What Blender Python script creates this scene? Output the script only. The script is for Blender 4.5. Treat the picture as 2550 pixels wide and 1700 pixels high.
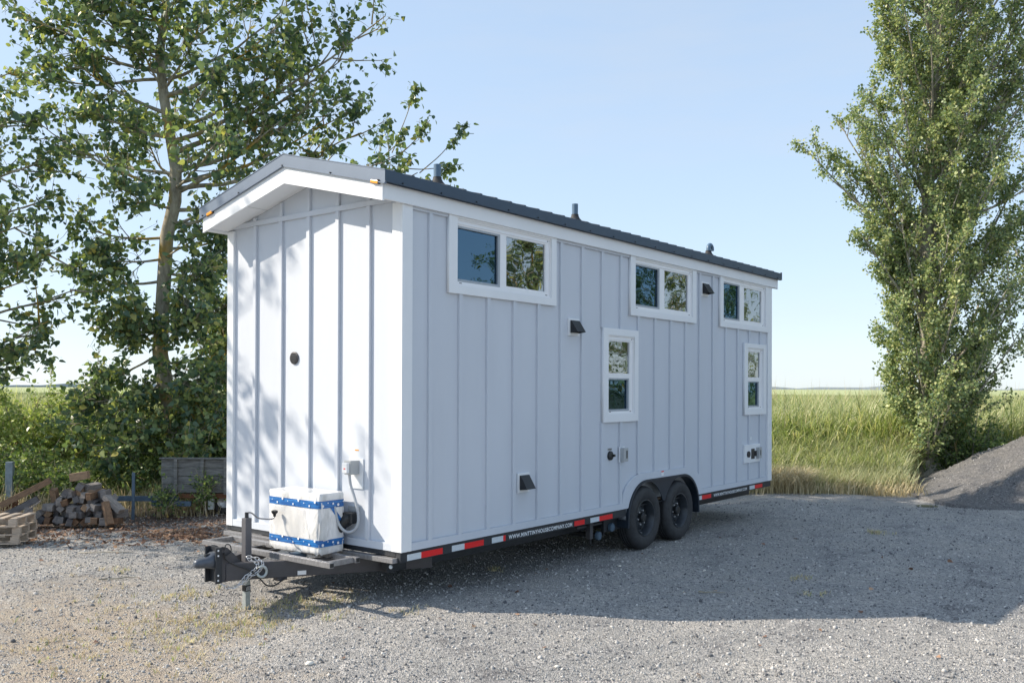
import bpy, bmesh, math, random
import numpy as np
from mathutils import Vector, Matrix, Euler

for o in list(bpy.data.objects):
    bpy.data.objects.remove(o)
SC = bpy.context.scene
COL = SC.collection
R = math.radians
rnd = random.Random(7)
nr = np.random.default_rng(11)
HZ = 0.55                      # floor level of the house above the gravel

# ------------------------------------------------------------------ camera
YAW, PITCH, ROLL = 0.6682, 0.0042, 0.0032
CAMP = Vector((-5.527, -5.572, 1.411 + HZ))
FW = Vector((math.cos(YAW)*math.cos(PITCH), math.sin(YAW)*math.cos(PITCH), math.sin(PITCH)))
_r = FW.cross(Vector((0, 0, 1))).normalized(); _u = _r.cross(FW)
RT = _r*math.cos(ROLL) + _u*math.sin(ROLL)
UP = _u*math.cos(ROLL) - _r*math.sin(ROLL)
cam_d = bpy.data.cameras.new('camera'); cam = bpy.data.objects.new('camera', cam_d); COL.objects.link(cam)
m = Matrix((RT, UP, -FW)).transposed().to_4x4(); m.translation = CAMP
cam.matrix_world = m
cam_d.sensor_width = 36.0; cam_d.lens = 2251.1/2550*36
cam_d.shift_y = (957.5-850)/2550
cam_d.clip_start = 0.05; cam_d.clip_end = 6000
SC.camera = cam

# ------------------------------------------------------------------ world, sun, exposure
SUN_TRAVEL = Vector((0.325, -0.431, -0.40)).normalized()
to_sun = -SUN_TRAVEL
el = math.asin(to_sun.z)
az = math.atan2(to_sun.x, to_sun.y)
W = bpy.data.worlds.new('World'); SC.world = W; W.use_nodes = True
wt = W.node_tree; bg = wt.nodes['Background']
sky = wt.nodes.new('ShaderNodeTexSky'); sky.sky_type = 'NISHITA'; sky.sun_disc = False
sky.sun_elevation = el; sky.sun_rotation = az
sky.altitude = 10; sky.air_density = 0.85; sky.dust_density = 0.4; sky.ozone_density = 2.5
hs = wt.nodes.new('ShaderNodeHueSaturation'); hs.inputs['Saturation'].default_value = 1.05
gm = wt.nodes.new('ShaderNodeGamma'); gm.inputs['Gamma'].default_value = 0.36      # gamma evens the sky's brightness out towards the horizon
hs.inputs['Value'].default_value = 1.50
tn = wt.nodes.new('ShaderNodeMixRGB'); tn.blend_type = 'MULTIPLY'; tn.inputs[0].default_value = 1.0; tn.inputs[2].default_value = (0.87, 0.94, 1.02, 1)
wt.links.new(sky.outputs[0], gm.inputs[0]); wt.links.new(gm.outputs[0], tn.inputs[1]); wt.links.new(tn.outputs[0], hs.inputs['Color']); wt.links.new(hs.outputs[0], bg.inputs[0]); bg.inputs[1].default_value = 0.14
wn = wt.nodes.new('ShaderNodeTexNoise'); wn.inputs['Scale'].default_value = 2.2; wn.inputs['Detail'].default_value = 6; wn.inputs['Roughness'].default_value = 0.6   # faint high veil of cloud
wc = wt.nodes.new('ShaderNodeTexCoord'); wm = wt.nodes.new('ShaderNodeMapping'); wm.inputs['Scale'].default_value = (1.0, 1.0, 5.0); wm.inputs['Rotation'].default_value = (0.15, 0.25, 0.3)
wt.links.new(wc.outputs['Generated'], wm.inputs[0]); wt.links.new(wm.outputs[0], wn.inputs['Vector'])
wr = wt.nodes.new('ShaderNodeMapRange'); wr.inputs['From Min'].default_value = 0.45; wr.inputs['From Max'].default_value = 0.8; wr.inputs['To Max'].default_value = 0.30; wt.links.new(wn.outputs['Fac'], wr.inputs['Value'])
wx = wt.nodes.new('ShaderNodeMixRGB'); wx.inputs[2].default_value = (1.95, 1.97, 2.0, 1); wt.links.new(wr.outputs[0], wx.inputs[0]); wt.links.new(hs.outputs[0], wx.inputs[1]); wt.links.new(wx.outputs[0], bg.inputs[0])
sl = bpy.data.lights.new('sun', 'SUN'); sl.energy = 2.42; sl.angle = R(0.53); sl.color = (1.0, 0.885, 0.735)
so = bpy.data.objects.new('sun', sl); COL.objects.link(so)
so.rotation_euler = SUN_TRAVEL.to_track_quat('-Z', 'Y').to_euler()
so.location = (-10, 14, 20)
SC.view_settings.view_transform = 'Standard'; SC.view_settings.look = 'None'
SC.view_settings.exposure = 1.50; SC.view_settings.gamma = 1.0
SC.view_settings.use_curve_mapping = False
SC.cycles.max_bounces = 8; SC.cycles.transparent_max_bounces = 12

def at(u, v, depth):
    """real point seen at photo position u, v (2550 x 1700) at a distance along the view axis"""
    u, v, depth = float(u), float(v), float(depth)
    return CAMP + depth*(FW + RT*((u-1275)/2251.1) + UP*((957.5-v)/2251.1))
RH = Vector((math.sin(YAW), -math.cos(YAW), 0)); FH = Vector((math.cos(YAW), math.sin(YAW), 0))

# ------------------------------------------------------------------ materials
def nt(name):
    mt = bpy.data.materials.new(name); mt.use_nodes = True
    t = mt.node_tree; return mt, t, t.nodes['Principled BSDF']
def N(t, kind, **kw):
    n = t.nodes.new(kind)
    for k, v in kw.items():
        if k in n.inputs.keys() if isinstance(k, str) else False: n.inputs[k].default_value = v
        else: setattr(n, k, v)
    return n
def L(t, a, b): t.links.new(a, b)
def ramp(t, fac, stops):
    r = t.nodes.new('ShaderNodeValToRGB'); e = r.color_ramp.elements
    while len(e) < len(stops): e.new(0.5)
    for i, (p, c) in enumerate(stops):
        e[i].position = p; e[i].color = (*c, 1) if len(c) == 3 else c
    L(t, fac, r.inputs[0]); return r.outputs[0]
def noise(t, scale, detail=4, rough=0.6, coord='Object', stretch=None):
    tc = t.nodes.new('ShaderNodeTexCoord'); n = t.nodes.new('ShaderNodeTexNoise')
    n.inputs['Scale'].default_value = scale; n.inputs['Detail'].default_value = detail; n.inputs['Roughness'].default_value = rough
    if stretch:
        mp = t.nodes.new('ShaderNodeMapping'); mp.inputs['Scale'].default_value = stretch
        L(t, tc.outputs[coord], mp.inputs[0]); L(t, mp.outputs[0], n.inputs['Vector'])
    else: L(t, tc.outputs[coord], n.inputs['Vector'])
    return n.outputs['Fac']
def bump(t, b, h, strength=0.3, dist=0.01):
    bn = t.nodes.new('ShaderNodeBump'); bn.inputs['Strength'].default_value = strength; bn.inputs['Distance'].default_value = dist
    L(t, h, bn.inputs['Height']); L(t, bn.outputs[0], b.inputs['Normal']); return bn
def simple(name, col, rough=0.6, metal=0.0, var=0.12, scale=6.0, bs=0.0, bscale=60.0, stretch=None, spec=0.5):
    mt, t, b = nt(name)
    f = noise(t, scale, 5, 0.65, stretch=stretch)
    lo = tuple(max(0, c*(1-var)) for c in col); hi = tuple(min(1, c*(1+var)) for c in col)
    L(t, ramp(t, f, [(0.3, lo), (0.7, hi)]), b.inputs['Base Color'])
    b.inputs['Roughness'].default_value = rough; b.inputs['Metallic'].default_value = metal
    b.inputs['Specular IOR Level'].default_value = spec
    if bs: bump(t, b, noise(t, bscale, 3, 0.6, stretch=stretch), bs, 0.004)
    return mt
M = {}
M['siding'] = simple('siding_paint', (0.575, 0.615, 0.675), 0.62, var=0.035, scale=1.3, bs=0.25, bscale=90, stretch=(1, 1, 0.25), spec=0.3)
M['trim'] = simple('white_trim_paint', (0.78, 0.805, 0.83), 0.5, var=0.02, scale=2, bs=0.08, bscale=50, spec=0.35)
M['vinyl'] = simple('white_vinyl', (0.82, 0.83, 0.85), 0.35, var=0.015)
M['sash'] = simple('grey_screen_frame', (0.34, 0.38, 0.42), 0.45, var=0.05)
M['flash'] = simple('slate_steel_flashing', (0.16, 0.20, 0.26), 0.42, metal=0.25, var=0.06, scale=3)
M['roof'] = simple('slate_steel_roof', (0.04, 0.055, 0.08), 0.45, metal=0.2, var=0.08)
M['black'] = simple('black_plastic', (0.016, 0.018, 0.02), 0.45, var=0.2)
M['chassis'] = simple('black_chassis_paint', (0.022, 0.026, 0.032), 0.5, var=0.25, scale=9, bs=0.1)
M['tongue'] = simple('charcoal_steel_paint', (0.062, 0.060, 0.066), 0.5, var=0.16, scale=7, bs=0.12)
M['rack'] = simple('bare_mill_steel', (0.30, 0.30, 0.31), 0.42, metal=0.55, var=0.3, scale=22, stretch=(1, 4, 1))
M['zinc'] = simple('zinc_plated_steel', (0.62, 0.63, 0.65), 0.35, metal=0.6, var=0.15, scale=40)
M['red'] = simple('red_reflector', (0.75, 0.018, 0.02), 0.3, var=0.06, scale=60)
M['whitetape'] = simple('silver_reflector', (0.60, 0.66, 0.70), 0.3, var=0.08, scale=60)
M['letter'] = simple('white_lettering', (0.75, 0.78, 0.8), 0.5, var=0.02)
M['amber'] = simple('amber_lens', (0.9, 0.36, 0.02), 0.25, var=0.1)
M['rubber'] = simple('tyre_rubber', (0.030, 0.032, 0.035), 0.7, var=0.35, scale=14, bs=0.2, bscale=80)
M['rim'] = simple('black_steel_rim', (0.035, 0.042, 0.05), 0.35, metal=0.2, var=0.25, scale=20)
M['greybox'] = simple('grey_electrical_plastic', (0.40, 0.42, 0.43), 0.45, var=0.05)
M['conduit'] = simple('pale_grey_conduit', (0.42, 0.45, 0.48), 0.45, var=0.04)
M['inside'] = simple('interior_board', (0.30, 0.31, 0.32), 0.8, var=0.05)
M['floorin'] = simple('interior_floor', (0.12, 0.08, 0.05), 0.6, var=0.2)
M['curtain'] = simple('teal_grey_curtain', (0.42, 0.56, 0.58), 0.8, var=0.06)
M['label'] = simple('paper_label', (0.78, 0.80, 0.82), 0.5, var=0.03)
M['rust'] = simple('rusty_steel', (0.16, 0.07, 0.035), 0.85, var=0.4, scale=30, bs=0.3)
M['bluesteel'] = simple('weathered_blue_grey_steel', (0.075, 0.12, 0.17), 0.6, var=0.3, scale=8)
M['oldwood'] = simple('weathered_grey_boards', (0.16, 0.165, 0.16), 0.9, var=0.6, scale=5, bs=0.5, bscale=30, stretch=(1, 1, 6))
M['pallet'] = simple('pallet_wood', (0.42, 0.35, 0.28), 0.85, var=0.25, scale=12, bs=0.4, bscale=60, stretch=(1, 6, 6))
M['post'] = simple('blue_grey_post', (0.22, 0.27, 0.30), 0.8, var=0.3, scale=10)

M['whitestone'] = simple('cream_stone', (0.72, 0.68, 0.60), 0.8, var=0.15, scale=20, bs=0.3)
M['eave'] = simple('slate_blue_eave_flashing', (0.038, 0.065, 0.10), 0.45, metal=0.2, var=0.06, scale=3)  # same flashing steel as the front, shade of the long side put into the colour
M['roofpipe'] = simple('slate_blue_pipe', (0.10, 0.17, 0.25), 0.4, var=0.1)
M['fender'] = simple('black_gloss_fender', (0.022, 0.032, 0.046), 0.28, metal=0.1, var=0.15)
M['bluesteel2'] = simple('slate_coupler_paint', (0.085, 0.10, 0.125), 0.42, metal=0.3, var=0.15)
M['jackpaint'] = simple('dark_slate_jack_paint', (0.10, 0.10, 0.11), 0.5, var=0.12)
M['galv'] = simple('galvanised_steel', (0.42, 0.46, 0.46), 0.45, metal=0.4, var=0.15, scale=25)
def clear_mat():
    mt, t, b = nt('loose_clear_film'); b.inputs['Base Color'].default_value = (0.8, 0.8, 0.79, 1); b.inputs['Roughness'].default_value = 0.2
    tr = t.nodes.new('ShaderNodeBsdfTransparent'); ms = t.nodes.new('ShaderNodeMixShader'); ms.inputs[0].default_value = 0.45
    L(t, tr.outputs[0], ms.inputs[1]); L(t, b.outputs[0], ms.inputs[2]); L(t, ms.outputs[0], t.nodes['Material Output'].inputs[0]); return mt
M['filmclear'] = clear_mat()
def wood_block_mat(name, a, b_):
    mt, t, b = nt(name)
    oi = t.nodes.new('ShaderNodeObjectInfo')
    c = ramp(t, oi.outputs['Random'], [(0.0, a), (1.0, b_)])
    f = noise(t, 14, 6, 0.7, stretch=(1, 1, 5))
    mx = N(t, 'ShaderNodeMixRGB', blend_type='MULTIPLY'); mx.inputs[0].default_value = 1.0
    L(t, c, mx.inputs[1]); L(t, ramp(t, f, [(0.3, (0.45, 0.45, 0.47)), (0.7, (1.15, 1.1, 1.05))]), mx.inputs[2])
    L(t, mx.outputs[0], b.inputs['Base Color']); b.inputs['Roughness'].default_value = 0.9
    bump(t, b, f, 0.5, 0.01); return mt
M['blockgrey'] = wood_block_mat('weathered_grey_timber', (0.13, 0.13, 0.14), (0.36, 0.34, 0.32))
M['blockbrown'] = wood_block_mat('brown_timber', (0.17, 0.10, 0.06), (0.40, 0.28, 0.18))

def leaf_mat(name, cols, trans=0.35, rough=0.45, tcol=None):
    mt, t, b = nt(name)
    g = t.nodes.new('ShaderNodeNewGeometry')
    c = ramp(t, g.outputs['Random Per Island'], cols)
    L(t, c, b.inputs['Base Color']); b.inputs['Roughness'].default_value = rough
    b.inputs['Specular IOR Level'].default_value = 0.35
    tr = t.nodes.new('ShaderNodeBsdfTranslucent')
    mx = t.nodes.new('ShaderNodeMixRGB'); mx.blend_type = 'MULTIPLY'; mx.inputs[0].default_value = 1
    mx.inputs[2].default_value = (*(tcol or (1.25, 1.3, 0.75)), 1); L(t, c, mx.inputs[1]); L(t, mx.outputs[0], tr.inputs[0])
    ms = t.nodes.new('ShaderNodeMixShader'); ms.inputs[0].default_value = trans
    L(t, b.outputs[0], ms.inputs[1]); L(t, tr.outputs[0], ms.inputs[2])
    L(t, ms.outputs[0], t.nodes['Material Output'].inputs[0]); return mt
M['leafL'] = leaf_mat('cottonwood_leaf', [(0.0, (0.065, 0.125, 0.095)), (0.4, (0.14, 0.21, 0.115)), (0.75, (0.26, 0.34, 0.14)), (0.95, (0.42, 0.46, 0.17)), (1.0, (0.46, 0.40, 0.10))], 0.36, 0.30)
M['leafR'] = leaf_mat('poplar_leaf', [(0.0, (0.09, 0.145, 0.09)), (0.35, (0.22, 0.30, 0.14)), (0.75, (0.42, 0.48, 0.21)), (1.0, (0.52, 0.52, 0.25))], 0.30, 0.40)
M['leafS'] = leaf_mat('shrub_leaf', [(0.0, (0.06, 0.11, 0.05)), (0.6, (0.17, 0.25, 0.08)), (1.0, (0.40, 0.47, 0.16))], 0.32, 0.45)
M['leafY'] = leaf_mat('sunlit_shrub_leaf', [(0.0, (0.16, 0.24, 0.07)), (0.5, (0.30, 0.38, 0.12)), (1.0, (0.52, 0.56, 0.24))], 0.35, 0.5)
M['reed'] = leaf_mat('reed_blade', [(0.0, (0.11, 0.17, 0.05)), (0.35, (0.29, 0.37, 0.14)), (0.75, (0.52, 0.56, 0.31)), (1.0, (0.72, 0.66, 0.46))], 0.35, 0.5, (1.35, 1.35, 0.7))
M['meadow'] = leaf_mat('sage_grass_blade', [(0.0, (0.28, 0.34, 0.18)), (0.5, (0.46, 0.49, 0.29)), (1.0, (0.66, 0.63, 0.42))], 0.3, 0.6, (1.2, 1.2, 0.8))
M['straw'] = leaf_mat('dry_straw', [(0.0, (0.40, 0.34, 0.20)), (0.6, (0.60, 0.52, 0.32)), (1.0, (0.78, 0.70, 0.48))], 0.25, 0.7, (1.1, 1.0, 0.8))
M['litter'] = leaf_mat('fallen_leaf', [(0.0, (0.14, 0.085, 0.065)), (0.6, (0.30, 0.18, 0.12)), (1.0, (0.55, 0.36, 0.23))], 0.1, 0.8, (1.0, 0.9, 0.7))
def bark(name, a, b_, moss=None):
    mt, t, b = nt(name)
    f = noise(t, 9, 6, 0.7, stretch=(1, 1, 0.35)); c = ramp(t, f, [(0.35, a), (0.65, b_)])
    if moss:
        f2 = noise(t, 1.3, 3, 0.6); mx = t.nodes.new('ShaderNodeMixRGB')
        L(t, ramp(t, f2, [(0.5, (0, 0, 0)), (0.62, (1, 1, 1))]), mx.inputs[0]); L(t, c, mx.inputs[1]); mx.inputs[2].default_value = (*moss, 1)
        c = mx.outputs[0]
    L(t, c, b.inputs['Base Color']); b.inputs['Roughness'].default_value = 0.9
    bump(t, b, f, 0.7, 0.02); return mt
M['barkL'] = bark('cottonwood_bark', (0.20, 0.18, 0.14), (0.44, 0.41, 0.32), (0.38, 0.25, 0.04))
M['barkR'] = bark('poplar_bark', (0.22, 0.20, 0.16), (0.50, 0.46, 0.38))

# gravel: pebbles as voronoi cells, brownish grass-stained patches, darker fines
def gravel_mat(name, patches=True, tone=1.0):
    mt, t, b = nt(name)
    tc = t.nodes.new('ShaderNodeTexCoord')
    def vor(scale):
        v = t.nodes.new('ShaderNodeTexVoronoi'); v.inputs['Scale'].default_value = scale; L(t, tc.outputs['Object'], v.inputs['Vector']); return v
    v1 = vor(48); v2 = vor(115)
    c1 = ramp(t, v1.outputs['Color'], [(0.0, (0.07, 0.075, 0.085)), (0.3, (0.30, 0.305, 0.31)), (0.7, (0.56, 0.55, 0.535)), (1.0, (0.78, 0.76, 0.73))])
    c2 = ramp(t, v2.outputs['Color'], [(0.0, (0.09, 0.10, 0.11)), (0.5, (0.40, 0.40, 0.395)), (1.0, (0.68, 0.665, 0.64))])
    mx = t.nodes.new('ShaderNodeMixRGB'); L(t, ramp(t, noise(t, 5, 5, 0.7), [(0.4, (0, 0, 0)), (0.6, (1, 1, 1))]), mx.inputs[0]); L(t, c1, mx.inputs[1]); L(t, c2, mx.inputs[2])
    c = mx.outputs[0]
    if tone != 1.0:
        md = t.nodes.new('ShaderNodeMixRGB'); md.blend_type = 'MULTIPLY'; md.inputs[0].default_value = 1; md.inputs[2].default_value = (tone*0.98, tone*0.97, tone*0.98, 1); L(t, c, md.inputs[1]); c = md.outputs[0]
    if patches:
        # tyre-worn broad tone variation, streaked along the drive
        m0 = t.nodes.new('ShaderNodeMixRGB'); m0.blend_type = 'MULTIPLY'; m0.inputs[0].default_value = 1
        L(t, c, m0.inputs[1]); L(t, ramp(t, noise(t, 0.8, 8, 0.75, stretch=(1.0, 1.6, 1)), [(0.33, (0.50, 0.49, 0.50)), (0.44, (0.95, 0.94, 0.93)), (0.7, (1.2, 1.15, 1.08))]), m0.inputs[2]); c = m0.outputs[0]
        # soil and dead grass stain toward the hitch corner of the yard
        sx = t.nodes.new('ShaderNodeSeparateXYZ'); L(t, tc.outputs['Object'], sx.inputs[0])
        def gauss(cx, cy, sx_, sy_, ang):
            mp = t.nodes.new('ShaderNodeMapping'); mp.vector_type = 'TEXTURE'
            mp.inputs['Location'].default_value = (cx, cy, 0); mp.inputs['Rotation'].default_value = (0, 0, ang); mp.inputs['Scale'].default_value = (sx_, sy_, 1)
            L(t, tc.outputs['Object'], mp.inputs[0]); g = t.nodes.new('ShaderNodeVectorMath'); g.operation = 'LENGTH'; L(t, mp.outputs[0], g.inputs[0])
            return g.outputs['Value']
        g1 = gauss(-2.3, 1.0, 3.6, 1.5, R(70))
        ad = t.nodes.new('ShaderNodeMath'); ad.operation = 'MULTIPLY_ADD'; L(t, noise(t, 1.6, 6, 0.75), ad.inputs[0]); ad.inputs[1].default_value = 2.6; ad.inputs[2].default_value = -1.3
        sm = t.nodes.new('ShaderNodeMath'); sm.operation = 'ADD'; L(t, g1, sm.inputs[0]); L(t, ad.outputs[0], sm.inputs[1])
        m2 = t.nodes.new('ShaderNodeMixRGB'); L(t, ramp(t, sm.outputs[0], [(0.25, (0.8, 0.8, 0.8)), (0.95, (0, 0, 0))]), m2.inputs[0])
        L(t, c, m2.inputs[1]); L(t, ramp(t, noise(t, 9, 5, 0.7), [(0.3, (0.27, 0.22, 0.18)), (0.5, (0.48, 0.40, 0.31)), (0.75, (0.54, 0.47, 0.35))]), m2.inputs[2]); c = m2.outputs[0]
        # dark brown soil under the trees at the back
        g3 = gauss(1.2, 9.2, 6.5, 2.3, R(-52))
        sm3 = t.nodes.new('ShaderNodeMath'); sm3.operation = 'ADD'; L(t, g3, sm3.inputs[0]); L(t, ad.outputs[0], sm3.inputs[1])
        m3 = t.nodes.new('ShaderNodeMixRGB'); L(t, ramp(t, sm3.outputs[0], [(0.6, (0.85, 0.85, 0.85)), (1.05, (0, 0, 0))]), m3.inputs[0])
        L(t, c, m3.inputs[1]); L(t, ramp(t, noise(t, 12, 5, 0.7), [(0.3, (0.07, 0.045, 0.035)), (0.7, (0.20, 0.13, 0.095))]), m3.inputs[2]); c = m3.outputs[0]
    L(t, c, b.inputs['Base Color']); b.inputs['Roughness'].default_value = 0.9; b.inputs['Specular IOR Level'].default_value = 0.25
    ds = t.nodes.new('ShaderNodeMath'); ds.operation = 'ADD'
    L(t, v1.outputs['Distance'], ds.inputs[0]); L(t, v2.outputs['Distance'], ds.inputs[1])
    iv = t.nodes.new('ShaderNodeMath'); iv.operation = 'MULTIPLY'; iv.inputs[1].default_value = -1; L(t, ds.outputs[0], iv.inputs[0])
    bump(t, b, iv.outputs[0], 0.8, 0.025)
    return mt
M['gravel'] = gravel_mat('grey_crushed_gravel')
M['mound'] = gravel_mat('mound_gravel', False, 0.52)  # yard gravel toned down, partial shade on the mound put into its colour
M['stone'] = leaf_mat('loose_stone', [(0.0, (0.08, 0.085, 0.095)), (0.45, (0.33, 0.33, 0.325)), (0.92, (0.50, 0.49, 0.47)), (1.0, (0.68, 0.66, 0.62))], 0.0, 0.85)
M['soil'] = simple('field_soil', (0.10, 0.10, 0.05), 0.95, var=0.4, scale=1.5)
M['canopy'] = simple('field_canopy', (0.38, 0.42, 0.20), 0.95, var=0.35, scale=0.8, bs=0.6, bscale=5)
M['shore'] = simple('far_shore', (0.42, 0.48, 0.52), 1.0, var=0.2, scale=0.01)  # distance haze put into the blue-grey colour

def glass_mat(name, tint, gl, gc=(0.92, 0.97, 1)):
    mt, t, b = nt(name); t.nodes.remove(b)
    tr = t.nodes.new('ShaderNodeBsdfTransparent'); tr.inputs[0].default_value = (*tint, 1)
    g = t.nodes.new('ShaderNodeBsdfGlossy'); g.inputs['Roughness'].default_value = 0.015; g.inputs[0].default_value = (*gc, 1)
    lw = t.nodes.new('ShaderNodeFresnel'); lw.inputs['IOR'].default_value = gl
    f = noise(t, 1.5, 2, 0.5); bn = t.nodes.new('ShaderNodeBump'); bn.inputs['Strength'].default_value = 0.12; bn.inputs['Distance'].default_value = 0.05
    L(t, f, bn.inputs['Height']); L(t, bn.outputs[0], g.inputs['Normal'])
    ms = t.nodes.new('ShaderNodeMixShader'); L(t, lw.outputs[0], ms.inputs[0]); L(t, tr.outputs[0], ms.inputs[1]); L(t, g.outputs[0], ms.inputs[2])
    L(t, ms.outputs[0], t.nodes['Material Output'].inputs[0]); return mt
M['glass'] = glass_mat('window_glass', (0.55, 0.68, 0.70), 3.8)
M['screen'] = glass_mat('screened_glass', (0.30, 0.40, 0.44), 2.3, (0.42, 0.72, 1.0))

# printed tape round the wrapped box: blue with pale spots and fine lines
def tape_mat():
    mt, t, b = nt('printed_blue_tape')
    tc = t.nodes.new('ShaderNodeTexCoord'); v = t.nodes.new('ShaderNodeTexVoronoi'); v.inputs['Scale'].default_value = 15; v.inputs['Randomness'].default_value = 0.55
    L(t, tc.outputs['Object'], v.inputs['Vector'])
    f = ramp(t, v.outputs['Distance'], [(0.0, (.5, .5, .5)), (0.08, (.4, .4, .4)), (0.16, (0, 0, 0))])
    m1 = t.nodes.new('ShaderNodeMixRGB'); L(t, f, m1.inputs[0]); m1.inputs[2].default_value = (0.62, 0.76, 0.86, 1)
    L(t, ramp(t, noise(t, 40, 2, 0.5, stretch=(0.15, 0.15, 2)), [(0.45, (0.012, 0.10, 0.33)), (0.6, (0.03, 0.19, 0.50))]), m1.inputs[1])
    L(t, m1.outputs[0], b.inputs['Base Color']); b.inputs['Roughness'].default_value = 0.3; return mt
M['tape'] = tape_mat()
def film_mat():
    mt, t, b = nt('clear_film_over_white_box')
    f = noise(t, 3.2, 4, 0.6, stretch=(1.6, 1.6, 0.7))
    L(t, ramp(t, f, [(0.38, (0.56, 0.57, 0.57)), (0.5, (0.76, 0.765, 0.77)), (1.0, (0.80, 0.81, 0.81))]), b.inputs['Base Color'])
    b.inputs['Roughness'].default_value = 0.28; b.inputs['Coat Weight'].default_value = 0.5; b.inputs['Coat Roughness'].default_value = 0.15
    bump(t, b, noise(t, 7, 3, 0.6, stretch=(2.2, 2.2, 0.8)), 0.6, 0.03); return mt
M['film'] = film_mat()

# ------------------------------------------------------------------ builders
def tag(o, label=None, cat=None, group=None, kind=None):
    if label: o['label'] = label
    if cat: o['category'] = cat
    if group: o['group'] = group
    if kind: o['kind'] = kind
    return o
def empty(name, loc=(0, 0, 0), rz=0.0, **k):
    o = bpy.data.objects.new(name, None); COL.objects.link(o); o.empty_display_size = 0.2
    o.location = loc; o.rotation_euler = (0, 0, rz); return tag(o, **k)
def link(name, me, mat, parent=None, smooth=False):
    o = bpy.data.objects.new(name, me); COL.objects.link(o)
    if mat and not me.materials: me.materials.append(mat)
    if parent: o.parent = parent
    if smooth: me.polygons.foreach_set('use_smooth', [True]*len(me.polygons))
    return o
def np_mesh(name, V, F, mat, parent=None, smooth=False):
    """V (n,3) float; F (m,k) int, all faces of k corners"""
    V = np.asarray(V, np.float32); F = np.asarray(F, np.int32); k = F.shape[1]
    me = bpy.data.meshes.new(name); me.vertices.add(len(V)); me.vertices.foreach_set('co', V.ravel())
    me.loops.add(F.size); me.loops.foreach_set('vertex_index', F.ravel())
    me.polygons.add(len(F)); me.polygons.foreach_set('loop_start', np.arange(0, F.size, k, dtype=np.int32))
    me.update(calc_edges=True); me.validate()
    if smooth: me.polygons.foreach_set('use_smooth', np.ones(len(me.polygons), bool))
    return link(name, me, mat, parent)

class MB:
    def __init__(s): s.bm = bmesh.new()
    def box(s, a, b, rot=None, org=None, bev=0.0):
        c = [(min(a[i], b[i])+max(a[i], b[i]))/2 for i in range(3)]; d = [abs(b[i]-a[i]) for i in range(3)]
        r = bmesh.ops.create_cube(s.bm, size=1.0, matrix=Matrix.Translation(c) @ Matrix.Diagonal((*d, 1)))
        vs = r['verts']
        if bev:
            es = list({e for v in vs for e in v.link_edges})
            rb = bmesh.ops.bevel(s.bm, geom=es, offset=bev, segments=2, affect='EDGES', profile=0.6); vs = list({v for f in rb['faces'] for v in f.verts} | {v for v in vs if v.is_valid})
        if rot is not None: bmesh.ops.transform(s.bm, matrix=rot, verts=[v for v in vs if v.is_valid])
        return s
    def tube(s, pts, rad, n=10, cap=True):
        pts = [Vector(p) for p in pts]
        rads = rad if isinstance(rad, (list, tuple)) else [rad]*len(pts)
        rings = []; ref = None
        for i, p in enumerate(pts):
            d = (pts[min(i+1, len(pts)-1)] - pts[max(i-1, 0)]).normalized()
            if ref is None: ref = d.orthogonal().normalized()
            ref = (ref - d*ref.dot(d)).normalized(); w = d.cross(ref)
            rings.append([s.bm.verts.new(p + (ref*math.cos(2*math.pi*k/n) + w*math.sin(2*math.pi*k/n))*rads[i]) for k in range(n)])
        for a, b in zip(rings, rings[1:]):
            for k in range(n): s.bm.faces.new((a[k], a[(k+1) % n], b[(k+1) % n], b[k]))
        if cap:
            s.bm.faces.new(rings[0][::-1]); s.bm.faces.new(rings[-1])
        return s
    def lathe(s, prof, axis='y', c=(0, 0, 0), n=40, close=False, cap=True):
        c = Vector(c); rings = []
        for r_, h in prof:
            ring = []
            for k in range(n):
                a = 2*math.pi*k/n; x, z = r_*math.cos(a), r_*math.sin(a)
                p = {'y': (x, h, z), 'z': (x, z, h), 'x': (h, x, z)}[axis]
                ring.append(s.bm.verts.new(c+Vector(p)))
            rings.append(ring)
        pr = list(zip(rings, rings[1:])) + ([(rings[-1], rings[0])] if close else [])
        for a, b in pr:
            for k in range(n): s.bm.faces.new((a[k], a[(k+1) % n], b[(k+1) % n], b[k]))
        if not close and cap:
            if prof[0][0] > 1e-6: s.bm.faces.new(rings[0][::-1])
            if prof[-1][0] > 1e-6: s.bm.faces.new(rings[-1])
        return s
    def prism(s, poly, d0, d1, axis='y'):
        """polygon in the plane across the axis, pushed from d0 to d1"""
        f = {'y': lambda p, d: (p[0], d, p[1]), 'x': lambda p, d: (d, p[0], p[1]), 'z': lambda p, d: (p[0], p[1], d)}[axis]
        a = [s.bm.verts.new(f(p, d0)) for p in poly]; b = [s.bm.verts.new(f(p, d1)) for p in poly]
        s.bm.faces.new(a); s.bm.faces.new(b[::-1])
        for i in range(len(poly)):
            j = (i+1) % len(poly); s.bm.faces.new((a[j], a[i], b[i], b[j]))
        return s
    def build(s, name, mat, parent=None, smooth=False, ang=35, mat2=None, i2=None):
        bmesh.ops.remove_doubles(s.bm, verts=s.bm.verts, dist=1e-6)
        bmesh.ops.recalc_face_normals(s.bm, faces=s.bm.faces)
        me = bpy.data.meshes.new(name); s.bm.to_mesh(me); s.bm.free()
        o = link(name, me, mat, parent)
        if mat2: me.materials.append(mat2)
        if smooth:
            me.polygons.foreach_set('use_smooth', [True]*len(me.polygons))
            me.update()
            try: me.set_sharp_from_angle(angle=R(ang))
            except Exception: pass
        return o
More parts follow.
